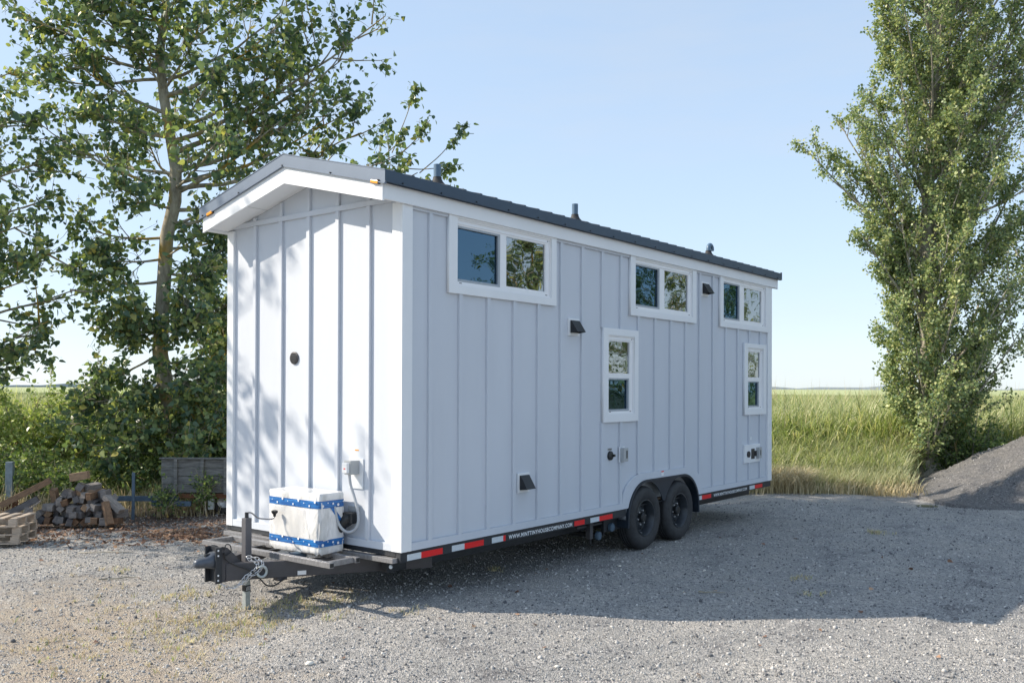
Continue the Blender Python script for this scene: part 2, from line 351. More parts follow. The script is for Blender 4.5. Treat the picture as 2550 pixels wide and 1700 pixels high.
def curve_plate(name, loops, d0, d1, axis, mat, parent):
    """flat board with holes: loops in (a, z); axis y: a = x;  axis x: a = y"""
    cu = bpy.data.curves.new(name, 'CURVE'); cu.dimensions = '2D'; cu.fill_mode = 'BOTH'; cu.extrude = abs(d1-d0)/2
    for lp in loops:
        sp = cu.splines.new('POLY'); sp.points.add(len(lp)-1); sp.use_cyclic_u = True
        for p, q in zip(sp.points, lp): p.co = (q[0], q[1], 0, 1)
    tmp = bpy.data.objects.new('tmp', cu); COL.objects.link(tmp)
    bpy.context.view_layer.update()
    me = bpy.data.meshes.new_from_object(tmp.evaluated_get(bpy.context.evaluated_depsgraph_get()))
    bpy.data.objects.remove(tmp); bpy.data.curves.remove(cu)
    mid = (d0+d1)/2
    if axis == 'y': Mx = Matrix(((1, 0, 0, 0), (0, 0, 1, mid), (0, 1, 0, 0), (0, 0, 0, 1)))
    else: Mx = Matrix(((0, 0, 1, mid), (1, 0, 0, 0), (0, 1, 0, 0), (0, 0, 0, 1)))
    me.transform(Mx)
    bm = bmesh.new(); bm.from_mesh(me); bmesh.ops.remove_doubles(bm, verts=bm.verts, dist=1e-5); bmesh.ops.recalc_face_normals(bm, faces=bm.faces); bm.to_mesh(me); bm.free()
    me.materials.clear(); me.name = name
    return link(name, me, mat, parent)
def rect(a0, a1, z0, z1): return [(a0, z0), (a1, z0), (a1, z1), (a0, z1)]
def text_mesh(name, s, x0, x1, z0, z1, y, mat, parent, bold=0.012):
    cu = bpy.data.curves.new(name, 'FONT'); cu.body = s; cu.size = 1; cu.extrude = 0.0; cu.offset = bold; cu.space_character = 1.12
    tmp = bpy.data.objects.new('tmp', cu); COL.objects.link(tmp); bpy.context.view_layer.update()
    me = bpy.data.meshes.new_from_object(tmp.evaluated_get(bpy.context.evaluated_depsgraph_get()))
    bpy.data.objects.remove(tmp); bpy.data.curves.remove(cu)
    co = np.empty(len(me.vertices)*3, np.float32); me.vertices.foreach_get('co', co); co = co.reshape(-1, 3)
    mn, mx = co.min(0), co.max(0)
    n = np.empty_like(co); n[:, 0] = x0+(co[:, 0]-mn[0])/(mx[0]-mn[0])*(x1-x0); n[:, 2] = z0+(co[:, 1]-mn[1])/(mx[1]-mn[1])*(z1-z0); n[:, 1] = y
    me.vertices.foreach_set('co', n.ravel()); me.update(); me.materials.clear(); me.name = name
    return link(name, me, mat, parent)

# ------------------------------------------------------------------ the ground
def undul(x, y):
    x = np.asarray(x, float); y = np.asarray(y, float)
    h = 0.034*np.sin(0.9*x+0.4*y+1.0)+0.030*np.sin(-0.7*x+1.3*y+2.2)+0.014*np.sin(2.3*x+1.9*y)+0.008*np.sin(3.1*y-2.0*x+.5)
    w = np.clip((np.hypot(np.clip(np.abs(x-4.6)-1.2, 0, None), y-1.2)-1.2)/2.0, 0, 1)   # level under the wheels
    return h*w - 0.004
def grid(x0, x1, y0, y1, st):
    xs = np.arange(x0, x1+1e-6, st); ys = np.arange(y0, y1+1e-6, st); X, Y = np.meshgrid(xs, ys); n = len(xs)
    i = np.arange(len(ys)-1)[:, None]*n + np.arange(n-1)[None, :]
    F = np.stack([i, i+1, i+n+1, i+n], -1).reshape(-1, 4); return X.ravel(), Y.ravel(), F
X, Y, F = grid(-16, 26, -30, 22, 0.12)
# the yard ends at the reed edge: depth along the view direction
def back_edge(u):      # depth of the gravel's end as a function of sideways offset (camera axes)
    return np.where(u < 0, 14.6, 16.9) + 0.25*np.sin(u*1.7)
dep = (X-CAMP.x)*FH.x + (Y-CAMP.y)*FH.y; lat = (X-CAMP.x)*RH.x + (Y-CAMP.y)*RH.y
Z = undul(X, Y)
fall = np.clip((dep-(back_edge(lat)+0.4))/1.2, 0, 1); Z = Z - 0.30*fall
c = np_mesh('gravel_yard', np.c_[X, Y, Z], F, M['gravel'], smooth=True); tag(c, 'grey gravel yard with tan and brown patches', 'gravel', kind='structure')
g = MB(); vs = [(-900, -900), (1800, -900), (1800, 1800), (-900, 1800)]
g.bm.faces.new([g.bm.verts.new((x, y, -0.085)) for x, y in vs]); tag(g.build('field_ground', M['soil']), 'flat field soil reaching to the horizon', 'ground', kind='structure')
# far canopy of the meadow, beyond the single blades
a = CAMP + FH*46; pts = []
for k in range(25):
    an = YAW + R(-55 + 110*k/24); pts.append((CAMP.x+math.cos(an)*46, CAMP.y+math.sin(an)*46, 1.70))
for k in range(25):
    an = YAW + R(55 - 110*k/24); pts.append((CAMP.x+math.cos(an)*900, CAMP.y+math.sin(an)*900, 1.78))
g = MB(); vv = [g.bm.verts.new(p) for p in pts]
for k in range(24): g.bm.faces.new((vv[k], vv[k+1], vv[48-k], vv[49-k]))
vl = [g.bm.verts.new((p[0], p[1], -0.08)) for p in pts[:25]]
for k in range(24): g.bm.faces.new((vl[k], vl[k+1], vv[k+1], vv[k]))
tag(g.build('meadow', M['canopy']), 'wide green meadow stretching to the horizon', 'meadow', kind='structure')
g = MB(); prev = None
for k in range(81):
    an = YAW + R(-50+100*k/80); h = 4.4+2.8*math.sin(k*.9)*math.sin(k*.37)+1.6*math.sin(k*2.1)
    q = [g.bm.verts.new((CAMP.x+math.cos(an)*1400, CAMP.y+math.sin(an)*1400, z)) for z in (-1, max(1.5, h))] + [g.bm.verts.new((CAMP.x+math.cos(an)*1500, CAMP.y+math.sin(an)*1500, z)) for z in (max(1.5, h), -1)]
    if prev:
        for i in range(3): g.bm.faces.new((prev[i], q[i], q[i+1], prev[i+1]))
    prev = q
tag(g.build('distant_shore', M['shore']), 'thin blue-grey line of far shore', 'hills', kind='structure')
# mound of gravel
MC = (15.2, -4.5)
xs, ys, F = grid(MC[0]-5, MC[0]+5, MC[1]-5, MC[1]+5, 0.07)
rr = np.hypot(xs-MC[0], ys-MC[1]); an = np.arctan2(ys-MC[1], xs-MC[0])
RM = 4.15+0.18*np.sin(3*an+1)+0.12*np.sin(5*an)
h = 0.47*(RM-rr); h = 0.5*(h+np.sqrt(h*h+0.004)) - 0.02; h = h - 0.10*np.clip(2.0-rr, 0, None)**1.5
h = h + 0.03*np.sin(xs*3.1+ys*1.7)*np.clip(h, 0, .5)*2 + 0.012*np.sin(xs*9+ys*7) - np.where(rr > RM+0.25, .2, 0)
for f_, a_, p_ in ((2.1, .045, .3), (4.3, .036, 1.1), (7.9, .026, 2.0), (15.0, .016, .7), (27.0, .010, 4.0)):
    h = h + a_*np.sin(f_*(xs*math.cos(p_)+ys*math.sin(p_))+1.7*np.sin(f_*.6*(ys-xs*p_)))*np.clip(h*3, 0, 1)
mo = np_mesh('gravel_mound', np.c_[xs, ys, h], F, M['mound'], smooth=True); tag(mo, 'heaped grey gravel at the right edge of the yard', 'gravel mound', kind='structure')
def mound_h(x, y):
    r_ = math.hypot(x-MC[0], y-MC[1]); return max(0.0, 0.5*(4.15-r_))

# ------------------------------------------------------------------ loose stones
PH = (1+5**.5)/2
ICO = np.array([(-1, PH, 0), (1, PH, 0), (-1, -PH, 0), (1, -PH, 0), (0, -1, PH), (0, 1, PH), (0, -1, -PH), (0, 1, -PH), (PH, 0, -1), (PH, 0, 1), (-PH, 0, -1), (-PH, 0, 1)])/math.hypot(1, PH)
ICF = np.array([(0, 11, 5), (0, 5, 1), (0, 1, 7), (0, 7, 10), (0, 10, 11), (1, 5, 9), (5, 11, 4), (11, 10, 2), (10, 7, 6), (7, 1, 8), (3, 9, 4), (3, 4, 2), (3, 2, 6), (3, 6, 8), (3, 8, 9), (4, 9, 5), (2, 4, 11), (6, 2, 10), (8, 6, 7), (9, 8, 1)])
def rotmats(n, rg, tilt=None):
    q = rg.normal(size=(n, 4)); q /= np.linalg.norm(q, axis=1)[:, None]; w, x, y, z = q.T
    return np.stack([1-2*(y*y+z*z), 2*(x*y-z*w), 2*(x*z+y*w), 2*(x*y+z*w), 1-2*(x*x+z*z), 2*(y*z-x*w), 2*(x*z-y*w), 2*(y*z+x*w), 1-2*(x*x+y*y)], -1).reshape(n, 3, 3)
NS = 72000
u = nr.random(NS); dpt = 4.6*(16.0/4.6)**(u**0.85); latv = (nr.random(NS)*2-1)*0.66*dpt
px_ = CAMP.x + FH.x*dpt + RH.x*latv; py_ = CAMP.y + FH.y*dpt + RH.y*latv
sz = np.exp(nr.normal(math.log(0.0066), 0.40, NS))*(0.75+0.07*dpt/4.6*2); sz = np.clip(sz, 0.004, 0.024); pz_ = undul(px_, py_)
k_ = 5000; ra, rb_ = 4.3*np.sqrt(nr.random(k_)), nr.random(k_)*2*math.pi; px_[:k_] = MC[0]+ra*np.cos(rb_); py_[:k_] = MC[1]+ra*np.sin(rb_)
iy = np.clip(np.rint((py_[:k_]-(MC[1]-5))/0.07).astype(int), 0, 142); ix = np.clip(np.rint((px_[:k_]-(MC[0]-5))/0.07).astype(int), 0, 142)
pz_[:k_] = np.maximum(h[iy*len(np.arange(MC[0]-5, MC[0]+5+1e-6, 0.07))+ix], pz_[:k_]); sz[:k_] *= 1.3
bl = ICO[None]*(1+nr.normal(0, 0.16, (NS, 12, 1)))*np.stack([np.ones(NS), 0.6+0.4*nr.random(NS), 0.45+0.35*nr.random(NS)], -1)[:, None, :]
bl = np.einsum('nij,nkj->nki', rotmats(NS, nr), bl)*sz[:, None, None]
V = bl + np.c_[px_, py_, pz_+sz*0.25][:, None, :]
Fs = (ICF[None]+(np.arange(NS)*12)[:, None, None]).reshape(-1, 3)
tag(np_mesh('gravel_stones', V.reshape(-1, 3), Fs, M['stone']), 'loose crushed stones scattered over the gravel yard', 'gravel', kind='stuff')

# ------------------------------------------------------------------ leaves, blades, branches (numpy)
LEAFV = np.array([(0, 0, 0), (0.30, 0.12, 0.07), (0.40, 0.42, 0.10), (0.20, 0.78, 0.05), (0, 1.05, -0.06), (-0.20, 0.78, 0.05), (-0.40, 0.42, 0.10), (-0.30, 0.12, 0.07)])
LEAFF = np.array([(0, 1, 2, 3), (0, 3, 4, 5), (0, 5, 6, 7)])
SMALLV = np.array([(0, 0, 0), (0.42, 0.40, 0.10), (0, 1.0, 0), (-0.42, 0.40, 0.10)])
SMALLF = np.array([(0, 1, 2, 3)])
def leaf_mesh(name, P, size, mat, parent, rg, droop=0.7, small=False, flat=False):
    n = len(P); LV, LF = (SMALLV, SMALLF) if small else (LEAFV, LEAFF)
    ax = rg.normal(size=(n, 3)); ax[:, 2] = ax[:, 2]*0.6 - droop
    if flat: ax[:, 2] *= 0.15
    ax /= np.linalg.norm(ax, axis=1)[:, None]
    s = rg.normal(size=(n, 3));
    if flat: s[:, 2] *= 0.3
    s -= ax*(s*ax).sum(1)[:, None]; s /= np.linalg.norm(s, axis=1)[:, None]
    nn = np.cross(s, ax); sz_ = size*np.exp(rg.normal(0, 0.22, n))
    V = (LV[None, :, 0, None]*s[:, None] + LV[None, :, 1, None]*ax[:, None] + LV[None, :, 2, None]*nn[:, None])*sz_[:, None, None] + P[:, None]
    F = (LF[None] + (np.arange(n)*len(LV))[:, None, None]).reshape(-1, 4)
    return np_mesh(name, V.reshape(-1, 3), F, mat, parent)
def blade_mesh(name, P, H, width, bend, mat, rg, parent=None, seg=4, head=False):
    n = len(P); az_ = rg.random(n)*2*math.pi; d = np.c_[np.cos(az_), np.sin(az_), np.zeros(n)]; w = np.c_[-np.sin(az_+.6), np.cos(az_+.6), np.zeros(n)]
    H = np.asarray(H)*np.ones(n); b = bend*(0.4+1.2*rg.random(n)); rows = []
    for k in range(seg+1):
        t = k/seg; droop = np.clip(t-0.55, 0, 1)**2*b*1.4
        c_ = P + d*(b*H*t*t*0.55)[:, None] + np.c_[np.zeros(n), np.zeros(n), H*(t-droop)]
        wd = width*(1-t**1.6)*(0.6+0.8*min(1, t*4+.3)) + 0.0008
        rows += [c_-w*wd/2, c_+w*wd/2]
    V = np.stack(rows, 1); q = []
    for k in range(seg): q.append((2*k, 2*k+1, 2*k+3, 2*k+2))
    F = (np.array(q)[None]+(np.arange(n)*(2*seg+2))[:, None, None]).reshape(-1, 4)
    return np_mesh(name, V.reshape(-1, 3), F, mat, parent)
class Tubes:
    def __init__(s): s.V = []; s.F = []; s.n = 0
    def add(s, pts, rads, k=6):
        pts = np.asarray(pts, float); m_ = len(pts); d = np.gradient(pts, axis=0); d /= np.linalg.norm(d, axis=1)[:, None]+1e-9
        ref = np.array([0.31, 0.71, 0.2]); a = np.cross(d, ref); a /= np.linalg.norm(a, axis=1)[:, None]+1e-9; b = np.cross(d, a)
        th = np.arange(k)*2*math.pi/k
        ring = pts[:, None] + (a[:, None]*np.cos(th)[None, :, None] + b[:, None]*np.sin(th)[None, :, None])*np.asarray(rads)[:, None, None]
        s.V.append(ring.reshape(-1, 3)); i = np.arange(m_-1)[:, None]*k+np.arange(k)[None]; j = np.arange(m_-1)[:, None]*k+(np.arange(k)[None]+1) % k
        s.F.append(np.stack([i, j, j+k, i+k], -1).reshape(-1, 4)+s.n); s.n += m_*k
    def build(s, name, mat, parent): return np_mesh(name, np.concatenate(s.V), np.concatenate(s.F), mat, parent, smooth=True)
def polyline(p0, p1, n, bow, rg, wob=0.04):
    p0 = np.array(p0, float); p1 = np.array(p1, float); t = np.linspace(0, 1, n)[:, None]; L_ = np.linalg.norm(p1-p0)
    off = np.array(bow, float)*np.sin(t*math.pi)*1.0
    w = np.cumsum(rg.normal(0, wob*L_/n, (n, 3)), axis=0); w -= t*w[-1]
    return p0*(1-t)+p1*t+off+w
def unit(v): return v/(np.linalg.norm(v)+1e-9)
def limb_system(T, LP, p0, p1, r0, rg, nsub=7, ntw=4, leaves=7, sublen=0.32, up=0.15, bow=None, twiglen=0.35, spread=0.05, bare=0.25, k=6):
    """one limb with side branches, twigs and leaf points collected in LP"""
    Ln = np.linalg.norm(np.array(p1)-np.array(p0)); pl = polyline(p0, p1, 9, bow if bow is not None else (0, 0, -0.06*Ln), rg, 0.06)
    T.add(pl, np.linspace(r0, max(0.006, r0*0.18), 9), k)
    for i in range(nsub):
        t = bare+(1-bare)*(i+rg.random())/nsub; f = t*8; a_ = int(min(7, f)); q = pl[a_]+(pl[a_+1]-pl[a_])*(f-a_)
        d = unit(unit(pl[a_+1]-pl[a_])*0.8+unit(rg.normal(size=3))*0.8+np.array([0, 0, up]))
        sl_ = Ln*sublen*(1.15-0.55*t)*(0.6+0.8*rg.random()); e = q+d*sl_
        sp = polyline(q, e, 6, (0, 0, -0.05*sl_), rg, 0.10); T.add(sp, np.linspace(r0*0.35, 0.004, 6), 4)
        for j in range(ntw):
            tt = 0.25+0.75*(j+rg.random())/ntw; f2 = tt*5; b_ = int(min(4, f2)); q2 = sp[b_]+(sp[b_+1]-sp[b_])*(f2-b_)
            d2 = unit(unit(sp[b_+1]-sp[b_])*0.7+unit(rg.normal(size=3))*0.8+np.array([0, 0, up*0.6]))
            e2 = q2+d2*twiglen*(0.5+rg.random()); tp = np.linspace(q2, e2, 4); tp[1:3] += rg.normal(0, twiglen*.05, (2, 3))
            T.add(tp, [0.006, 0.005, 0.004, 0.002], 3)
            m_ = max(1, int(leaves*(0.6+0.8*rg.random()))); tl = (rg.random(m_)**0.7)[:, None]
            LP.append(q2*(1-tl)+e2*tl+rg.normal(0, spread, (m_, 3)))
        m_ = leaves//2+1; LP.append(e+rg.normal(0, spread*1.3, (m_, 3)))
def make_tree(name, root, trunk, radii, limbs, leafmat, barkmat, size, rg, droop=0.7, small=False, extra=None, k=12, **tagkw):
    """trunk: world points; limbs: (start, tip, r0, options)"""
    e = empty(name, root, **tagkw); T = Tubes(); LP = []; o3 = np.array(root)
    T.add(np.array(trunk)-o3, radii, k)
    for (p0, p1, r0, kw) in limbs: limb_system(T, LP, np.array(p0)-o3, np.array(p1)-o3, r0, rg, **kw)
    if extra is not None: LP.append(extra-o3)
    T.build('trunk', barkmat, e); P = np.concatenate(LP)
    leaf_mesh('crown', P, size, leafmat, e, rg, droop, small)
    return e
def on_path(path, z):
    for a_, b_ in zip(path, path[1:]):
        if a_[2] <= z <= b_[2]: t = (z-a_[2])/(b_[2]-a_[2]); return np.array(a_)*(1-t)+np.array(b_)*t
    return np.array(path[-1])

# ------------------------------------------------------------------ the tiny house on its trailer (local z = 0 is the floor)
HL, HW, HT = 8.0, 2.5, 3.0           # length, width, eave height
H = empty('tiny_house', (0, 0, HZ), label='long pale grey board-and-batten tiny house on a tandem-axle trailer, parked on gravel', cat='tiny house')
WINS = [  # trim x0,x1,z0,z1 ; frame opening ; screened pane ; plain pane
 ((0.560, 2.240, 2.281, 3.000), (0.675, 2.150, 2.358, 2.976), (0.684, 1.325, 2.396, 2.912), (1.420, 2.072, 2.418, 2.908)),
 ((3.757, 5.453, 2.286, 3.000), (3.868, 5.350, 2.360, 2.976), (3.877, 4.495, 2.404, 2.915), (4.615, 5.258, 2.424, 2.908)),
 ((6.183, 7.862, 2.285, 3.000), (6.283, 7.768, 2.358, 2.976), (6.292, 6.872, 2.402, 2.925), (7.020, 7.660, 2.422, 2.902)),
 ((3.163, 3.940, 1.028, 2.107), (3.270, 3.853, 1.120, 2.028), (3.281, 3.765, 1.150, 1.535), (3.282, 3.776, 1.592, 1.962)),
 ((7.000, 7.795, 1.032, 2.091), (7.117, 7.682, 1.115, 2.026), (7.129, 7.572, 1.145, 1.530), (7.130, 7.609, 1.590, 1.966)),
]
def arc(cx, cz, r, a0, a1, n=14): return [(cx+r*math.cos(R(a0+(a1-a0)*i/n)), cz+r*math.sin(R(a0+(a1-a0)*i/n))) for i in range(n+1)]
# outline of the wheel arch, from its left foot over the top to its right foot
def arch(off, zfoot):
    x0, x1, zt, rr_ = 3.715-off, 5.545+off, 0.30+off, 0.44+off*0.6
    return [(x0, zfoot)] + arc(x0+rr_, zt-rr_, rr_, 180, 90) + arc(x1-rr_, zt-rr_, rr_, 90, 0) + [(x1, zfoot)]
side = [(0, 0)] + arch(0.004, 0.0) + [(HL, 0), (HL, 3.02), (0, 3.02)]
curve_plate('wall', [side]+[rect(*w[1]) for w in WINS], 0.0, 0.10, 'y', M['siding'], H)
gable = [(0.10, 0), (HW, 0), (HW, 3.0145), (HW/2, 3.0145+0.245*HW/2), (0.10, 3.0145+0.0245)]
curve_plate('wall', [gable], 0.0, 0.10, 'x', M['siding'], H)
gb = [(0.10, 0), (HW, 0), (HW, 3.0), (HW/2, 3.0+0.245*HW/2), (0.10, 3.0)]
curve_plate('wall', [gb], HL-0.10, HL, 'x', M['siding'], H)
curve_plate('wall', [rect(0.10, HL-0.10, 0, 3.0)], HW-0.10, HW-0.001, 'y', M['siding'], H)
b = MB().box((0.10, 0.10, 0.004), (HL-0.10, HW-0.10, 0.03)); b.build('floor', M['floorin'], H)
b = MB()
b.box((0.102, 0.102, 0.04), (HL-0.102, 0.112, 0.9)); b.box((3.0, 0.11, 0.03), (3.08, HW-0.11, 3.0)); b.box((5.9, 0.11, 0.03), (5.98, HW-0.11, 3.0)); b.box((0.102, HW-0.112, 0.04), (HL-0.102, HW-0.102, 3.0))
b.box((0.102, 0.102, 3.0), (HL-0.102, HW-0.102, 3.02)); b.build('partition', M['inside'], H)

# battens of the long side: every 16 inches, broken by windows and vents
def cut(z0, z1, x0, x1, blocks):
    seg = [(z0, z1)]
    for (a0, a1, c0, c1) in blocks:
        if x1 > a0+0.004 and x0 < a1-0.004:
            ns = []
            for s0, s1 in seg:
                if c1 <= s0 or c0 >= s1: ns.append((s0, s1)); continue
                if c0 > s0: ns.append((s0, c0))
                if c1 < s1: ns.append((c1, s1))
            seg = ns
    return seg
blk = [(w[0][0], w[0][1], w[0][2], 3.1) if w[0][3] > 2.9 else w[0] for w in WINS] + [(7.014, 7.58, .322, .594), (1.60, 1.80, 0.364, 0.565)]
def arch_top(x):
    if x < 3.60 or x > 5.66: return 0.067
    if x < 4.05: return 0.067+0.322*math.sin(math.acos(max(-1, min(1, (4.05-x)/0.45))))
    if x > 5.20: return 0.067+0.322*math.sin(math.acos(max(-1, min(1, (x-5.20)/0.46))))
    return 0.389
b = MB()
for i in range(19):
    x = 0.3139+i*0.40415
    for z0, z1 in cut(arch_top(x+.025)+0.0, 2.966, x, x+0.048, blk):
        if z1-z0 > 0.02: b.box((x, -0.024, z0), (x+0.048, 0.0, z1), bev=0.002)
x = HL-0.135
b.build('battens', M['siding'], H)
# belts: bottom belt with its hump over the wheels, band under the fascia
hump = [(0.098, 0.0)] + [(p[0], max(0.0, p[1])) for p in arch(0.006, 0.0)] + [(7.866, 0.0), (7.866, 0.067), (5.66, 0.067)] + [(5.20+0.46*math.cos(R(a)), 0.067+0.322*math.sin(R(a))) for a in range(8, 90, 9)] + [(5.20, 0.389), (4.05, 0.389)] + [(4.05-0.45*math.sin(R(a)), 0.067+0.322*math.cos(R(a))) for a in range(9, 90, 9)] + [(3.60, 0.067), (0.098, 0.067)]
curve_plate('bottom_belt', [hump], -0.0255, 0.0, 'y', M['siding'], H)
for x0, x1 in ((0.098, 0.560), (2.240, 3.757), (5.453, 6.183)): MB().box((x0, -0.0255, 2.966), (x1, 0, 3.02), bev=0.003).build('frieze_board', M['siding'], H)
# front face
b = MB(); zt = lambda y: 3.0+0.245*(HW/2-abs(y-HW/2))
for i in range(5):
    y = 2.038-i*0.4135; zt_ = zt(y+.025)
    b.box((-0.027, y, 0.068), (0, y+0.046, 3.027), bev=0.003)
    if zt_-3.08 > 0.02: b.box((-0.027, y, 3.077), (0, y+0.046, zt_), bev=0.003)
b.build('battens', M['siding'], H)
MB().box((-0.028, 0.092, 3.028), (0, 2.408, 3.076), bev=0.003).build('gable_band', M['siding'], H)
MB().box((-0.028, 0.092, 0.0), (0, 2.408, 0.067), bev=0.003).build('bottom_belt', M['siding'], H)
for (a, c) in (((-0.031, -0.006, -0.001), (0, 0.092, 3.012)), ((-0.031, 2.410, -0.001), (0, 2.512, 3.012))):
    MB().box(a, c, bev=0.003).build('corner_trim', M['trim'], H)
MB().box((-0.029, -0.030, -0.001), (0.097, -0.0005, 2.994), bev=0.003).build('corner_trim', M['trim'], H)
MB().box((7.867, -0.030, -0.001), (8.022, -0.0005, 2.994), bev=0.003).build('corner_trim', M['trim'], H)
MB().box((8.0005, 0.0, -0.001), (8.024, 0.095, 2.994), bev=0.003).build('corner_trim', M['trim'], H)

# windows
def window(i, w):
    (tx0, tx1, tz0, tz1), (ox0, ox1, oz0, oz1), sp, pp = w
    fr = curve_plate('window', [rect(ox0-0.004, ox1+0.004, oz0-0.004, oz1+0.004), rect(*sp), rect(*pp)], -0.012, 0.055, 'y', M['vinyl'], H)
    tr = curve_plate('window_trim', [rect(tx0, tx1, tz0, tz1), rect(ox0, ox1, oz0, oz1)], -0.036, -0.0008, 'y', M['trim'], fr)
    b = MB(); lip = 0.012
    for (a0, a1, c0, c1) in ((ox0, ox1, oz1-0.014, oz1), (ox0, ox1, oz0, oz0+0.012), (ox0, ox0+0.012, oz0+.012, oz1-.014), (ox1-0.012, ox1, oz0+.012, oz1-.014)):
        b.box((a0, -0.022, c0), (a1, -0.0122, c1))
    # drip rail and tracks of the head
    b.box((ox0+0.012, -0.020, oz1-0.050), (ox1-0.012, -0.0125, oz1-0.038)); b.build('frame_lip', M['vinyl'], fr)
    x0, x1, z0, z1 = sp; b = MB(); t_ = 0.019
    for (a0, a1, c0, c1) in ((x0, x1, z1-t_, z1), (x0, x1, z0, z0+t_*1.3), (x1-t_*1.5, x1, z0+t_*1.3, z1-t_), (x0, x0+.006, z0+t_*1.3, z1-t_)):
        b.box((a0, -0.010, c0), (a1, 0.012, c1), bev=0.0015)
    b.build('screen_frame', M['sash'], fr)
    MB().box((x0, 0.014, z0), (x1, 0.018, z1)).build('pane', M['screen'], fr)
    x0, x1, z0, z1 = pp
    MB().box((x0, 0.004, z0), (x1, 0.008, z1)).build('pane', M['glass'], fr)
    # weep slots
    for xx in (ox0+0.05, ox1-0.08): MB().box((xx, -0.0132, oz0+0.022), (xx+0.035, -0.0118, oz0+0.029)).build('weep_slot', M['black'], fr)
    MB().box((ox1-0.05, -0.0132, oz1-0.034), (ox1-0.03, -0.0118, oz1-0.026)).build('weep_slot', M['black'], fr)
    # folded curtain beside the plain pane
    cx0, cx1 = (pp[1]-0.17, pp[1]+0.05); n_ = 22; b = MB(); pr = None
    for k in range(n_+1):
        xx = cx0+(cx1-cx0)*k/n_; yy = 0.145+0.018*math.sin(k*1.9)
        q = [b.bm.verts.new((xx, yy, oz0-0.05)), b.bm.verts.new((xx, yy, oz1+0.03))]
        if pr: b.bm.faces.new((pr[0], q[0], q[1], pr[1]))
        pr = q
    b.build('curtain', M['curtain'], fr, smooth=True, ang=80)
    if sp[0] < pp[0]:
        cx0, cx1 = sp[0]-0.03, sp[0]+0.16; b = MB(); pr = None
        for k in range(n_+1):
            xx = cx0+(cx1-cx0)*k/n_; yy = 0.150+0.016*math.sin(k*1.7+1)
            q = [b.bm.verts.new((xx, yy, oz0-0.05)), b.bm.verts.new((xx, yy, oz1+0.03))]
            if pr: b.bm.faces.new((pr[0], q[0], q[1], pr[1]))
            pr = q
        b.build('curtain', M['curtain'], fr, smooth=True, ang=80)
    return fr
for i, w in enumerate(WINS):
    o = window(i, w)

# roof: two pitched slabs, standing ribs, fascia, soffit, drip flashings
sl_ = 0.245; ox, ex, oy = -0.29, 8.19, 0.055
def slope_z(y): return 3.0+sl_*(HW/2-abs(y-HW/2))
yl, yr = HW+oy, -oy
def gpoly(z_off0, z_off1, ya=yr, yb=yl):     # inverted-V band between two offsets over the wall line
    f = lambda y, o: (y, slope_z(y)+o)
    return [f(ya, z_off0), f(HW/2, z_off0), f(yb, z_off0), f(yb, z_off1), f(HW/2, z_off1), f(ya, z_off1)]
MB().prism(gpoly(-0.010, 0.142), ox, ox+0.022, 'x').build('gable_fascia', M['trim'], H)
MB().prism(gpoly(-0.010, 0.142), ex-0.022, ex, 'x').build('gable_fascia', M['trim'], H)
for y0, y1 in ((yr-0.001, yr+0.021), (yl-0.021, yl+0.001)):
    MB().box((ox+0.023, y0, 2.992), (ex-0.023, y1, 3.128), bev=0.002).build('eave_fascia', M['trim'], H)
b = MB()
for xa, xb in ((ox+0.022, -0.001), (8.001, ex-0.022)): b.prism(gpoly(0.015, 0.035, yr+.022, yl-.022), xa, xb, 'x')
b.box((ox+.022, yr+.021, 3.0), (ex-.022, -0.001, 3.012))
b.box((ox+.022, HW+.001, 3.0), (ex-.022, yl-.022, 3.012)); b.build('soffit', M['trim'], H)
for yy in (0.62, 1.88): MB().box((ox+.024, yy, slope_z(yy)+0.0125), (-0.002, yy+0.006, slope_z(yy)+0.0165)).build('soffit_seam', M['greybox'], H)
b = MB(); b.prism([(yr-0.03, slope_z(yr)+0.13), (HW/2, slope_z(HW/2)+0.145), (yl+0.03, slope_z(yl)+0.13), (yl+0.03, slope_z(yl)+0.232), (HW/2, slope_z(HW/2)+0.245), (yr-0.03, slope_z(yr)+0.232)], ox+0.01, 8.230, 'x')
rf = b.build('roof', M['roof'], H)
b = MB()
for i in range(37):
    x = -0.18+i*0.2265
    for s in (1, -1):
        ya = yr-0.012 if s > 0 else yl+0.012; za = slope_z(ya)+0.236; zb = slope_z(HW/2)+0.247
        p = [(ya, za-0.004), (HW/2, zb-0.004), (HW/2, zb+0.026), (ya, za+0.026)]
        b.prism(p, x, x+0.035, 'x')
b.build('standing_rib', M['roof'], rf)
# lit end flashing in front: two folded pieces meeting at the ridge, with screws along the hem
b = MB()
for s in (1, -1):
    ya = yr-0.045 if s > 0 else yl+0.045; yb = HW/2
    p = [(ya, slope_z(ya)+0.140), (yb, slope_z(yb)+0.152), (yb, slope_z(yb)+0.252), (ya, slope_z(ya)+0.245)]
    b.prism(p, ox-0.014, ox+0.009, 'x')
b.build('end_flashing', M['flash'], rf)
b = MB()
for s in (1, -1):
    ya = yr-0.045 if s > 0 else yl+0.045; yb = HW/2
    p = [(ya, slope_z(ya)+0.130), (yb, slope_z(yb)+0.142), (yb, slope_z(yb)+0.1395+.002+.010), (ya, slope_z(ya)+0.139)]
    b.prism(p, ox-0.024, ox+0.0, 'x')
    p = [(ya, slope_z(ya)+0.2455), (yb, slope_z(yb)+0.2545), (yb, slope_z(yb)+0.262), (ya, slope_z(ya)+0.253)]
    b.prism(p, ox-0.018, ox+0.08, 'x')
b.build('flashing_hem', M['flash'], rf)
for yy in (-0.03, 0.58, 1.25, 1.92, 2.53): MB().tube([(ox-0.030, yy, slope_z(yy)+0.150), (ox-0.014, yy, slope_z(yy)+0.150)], 0.007, 6).build('flashing_screw', M['black'], rf)
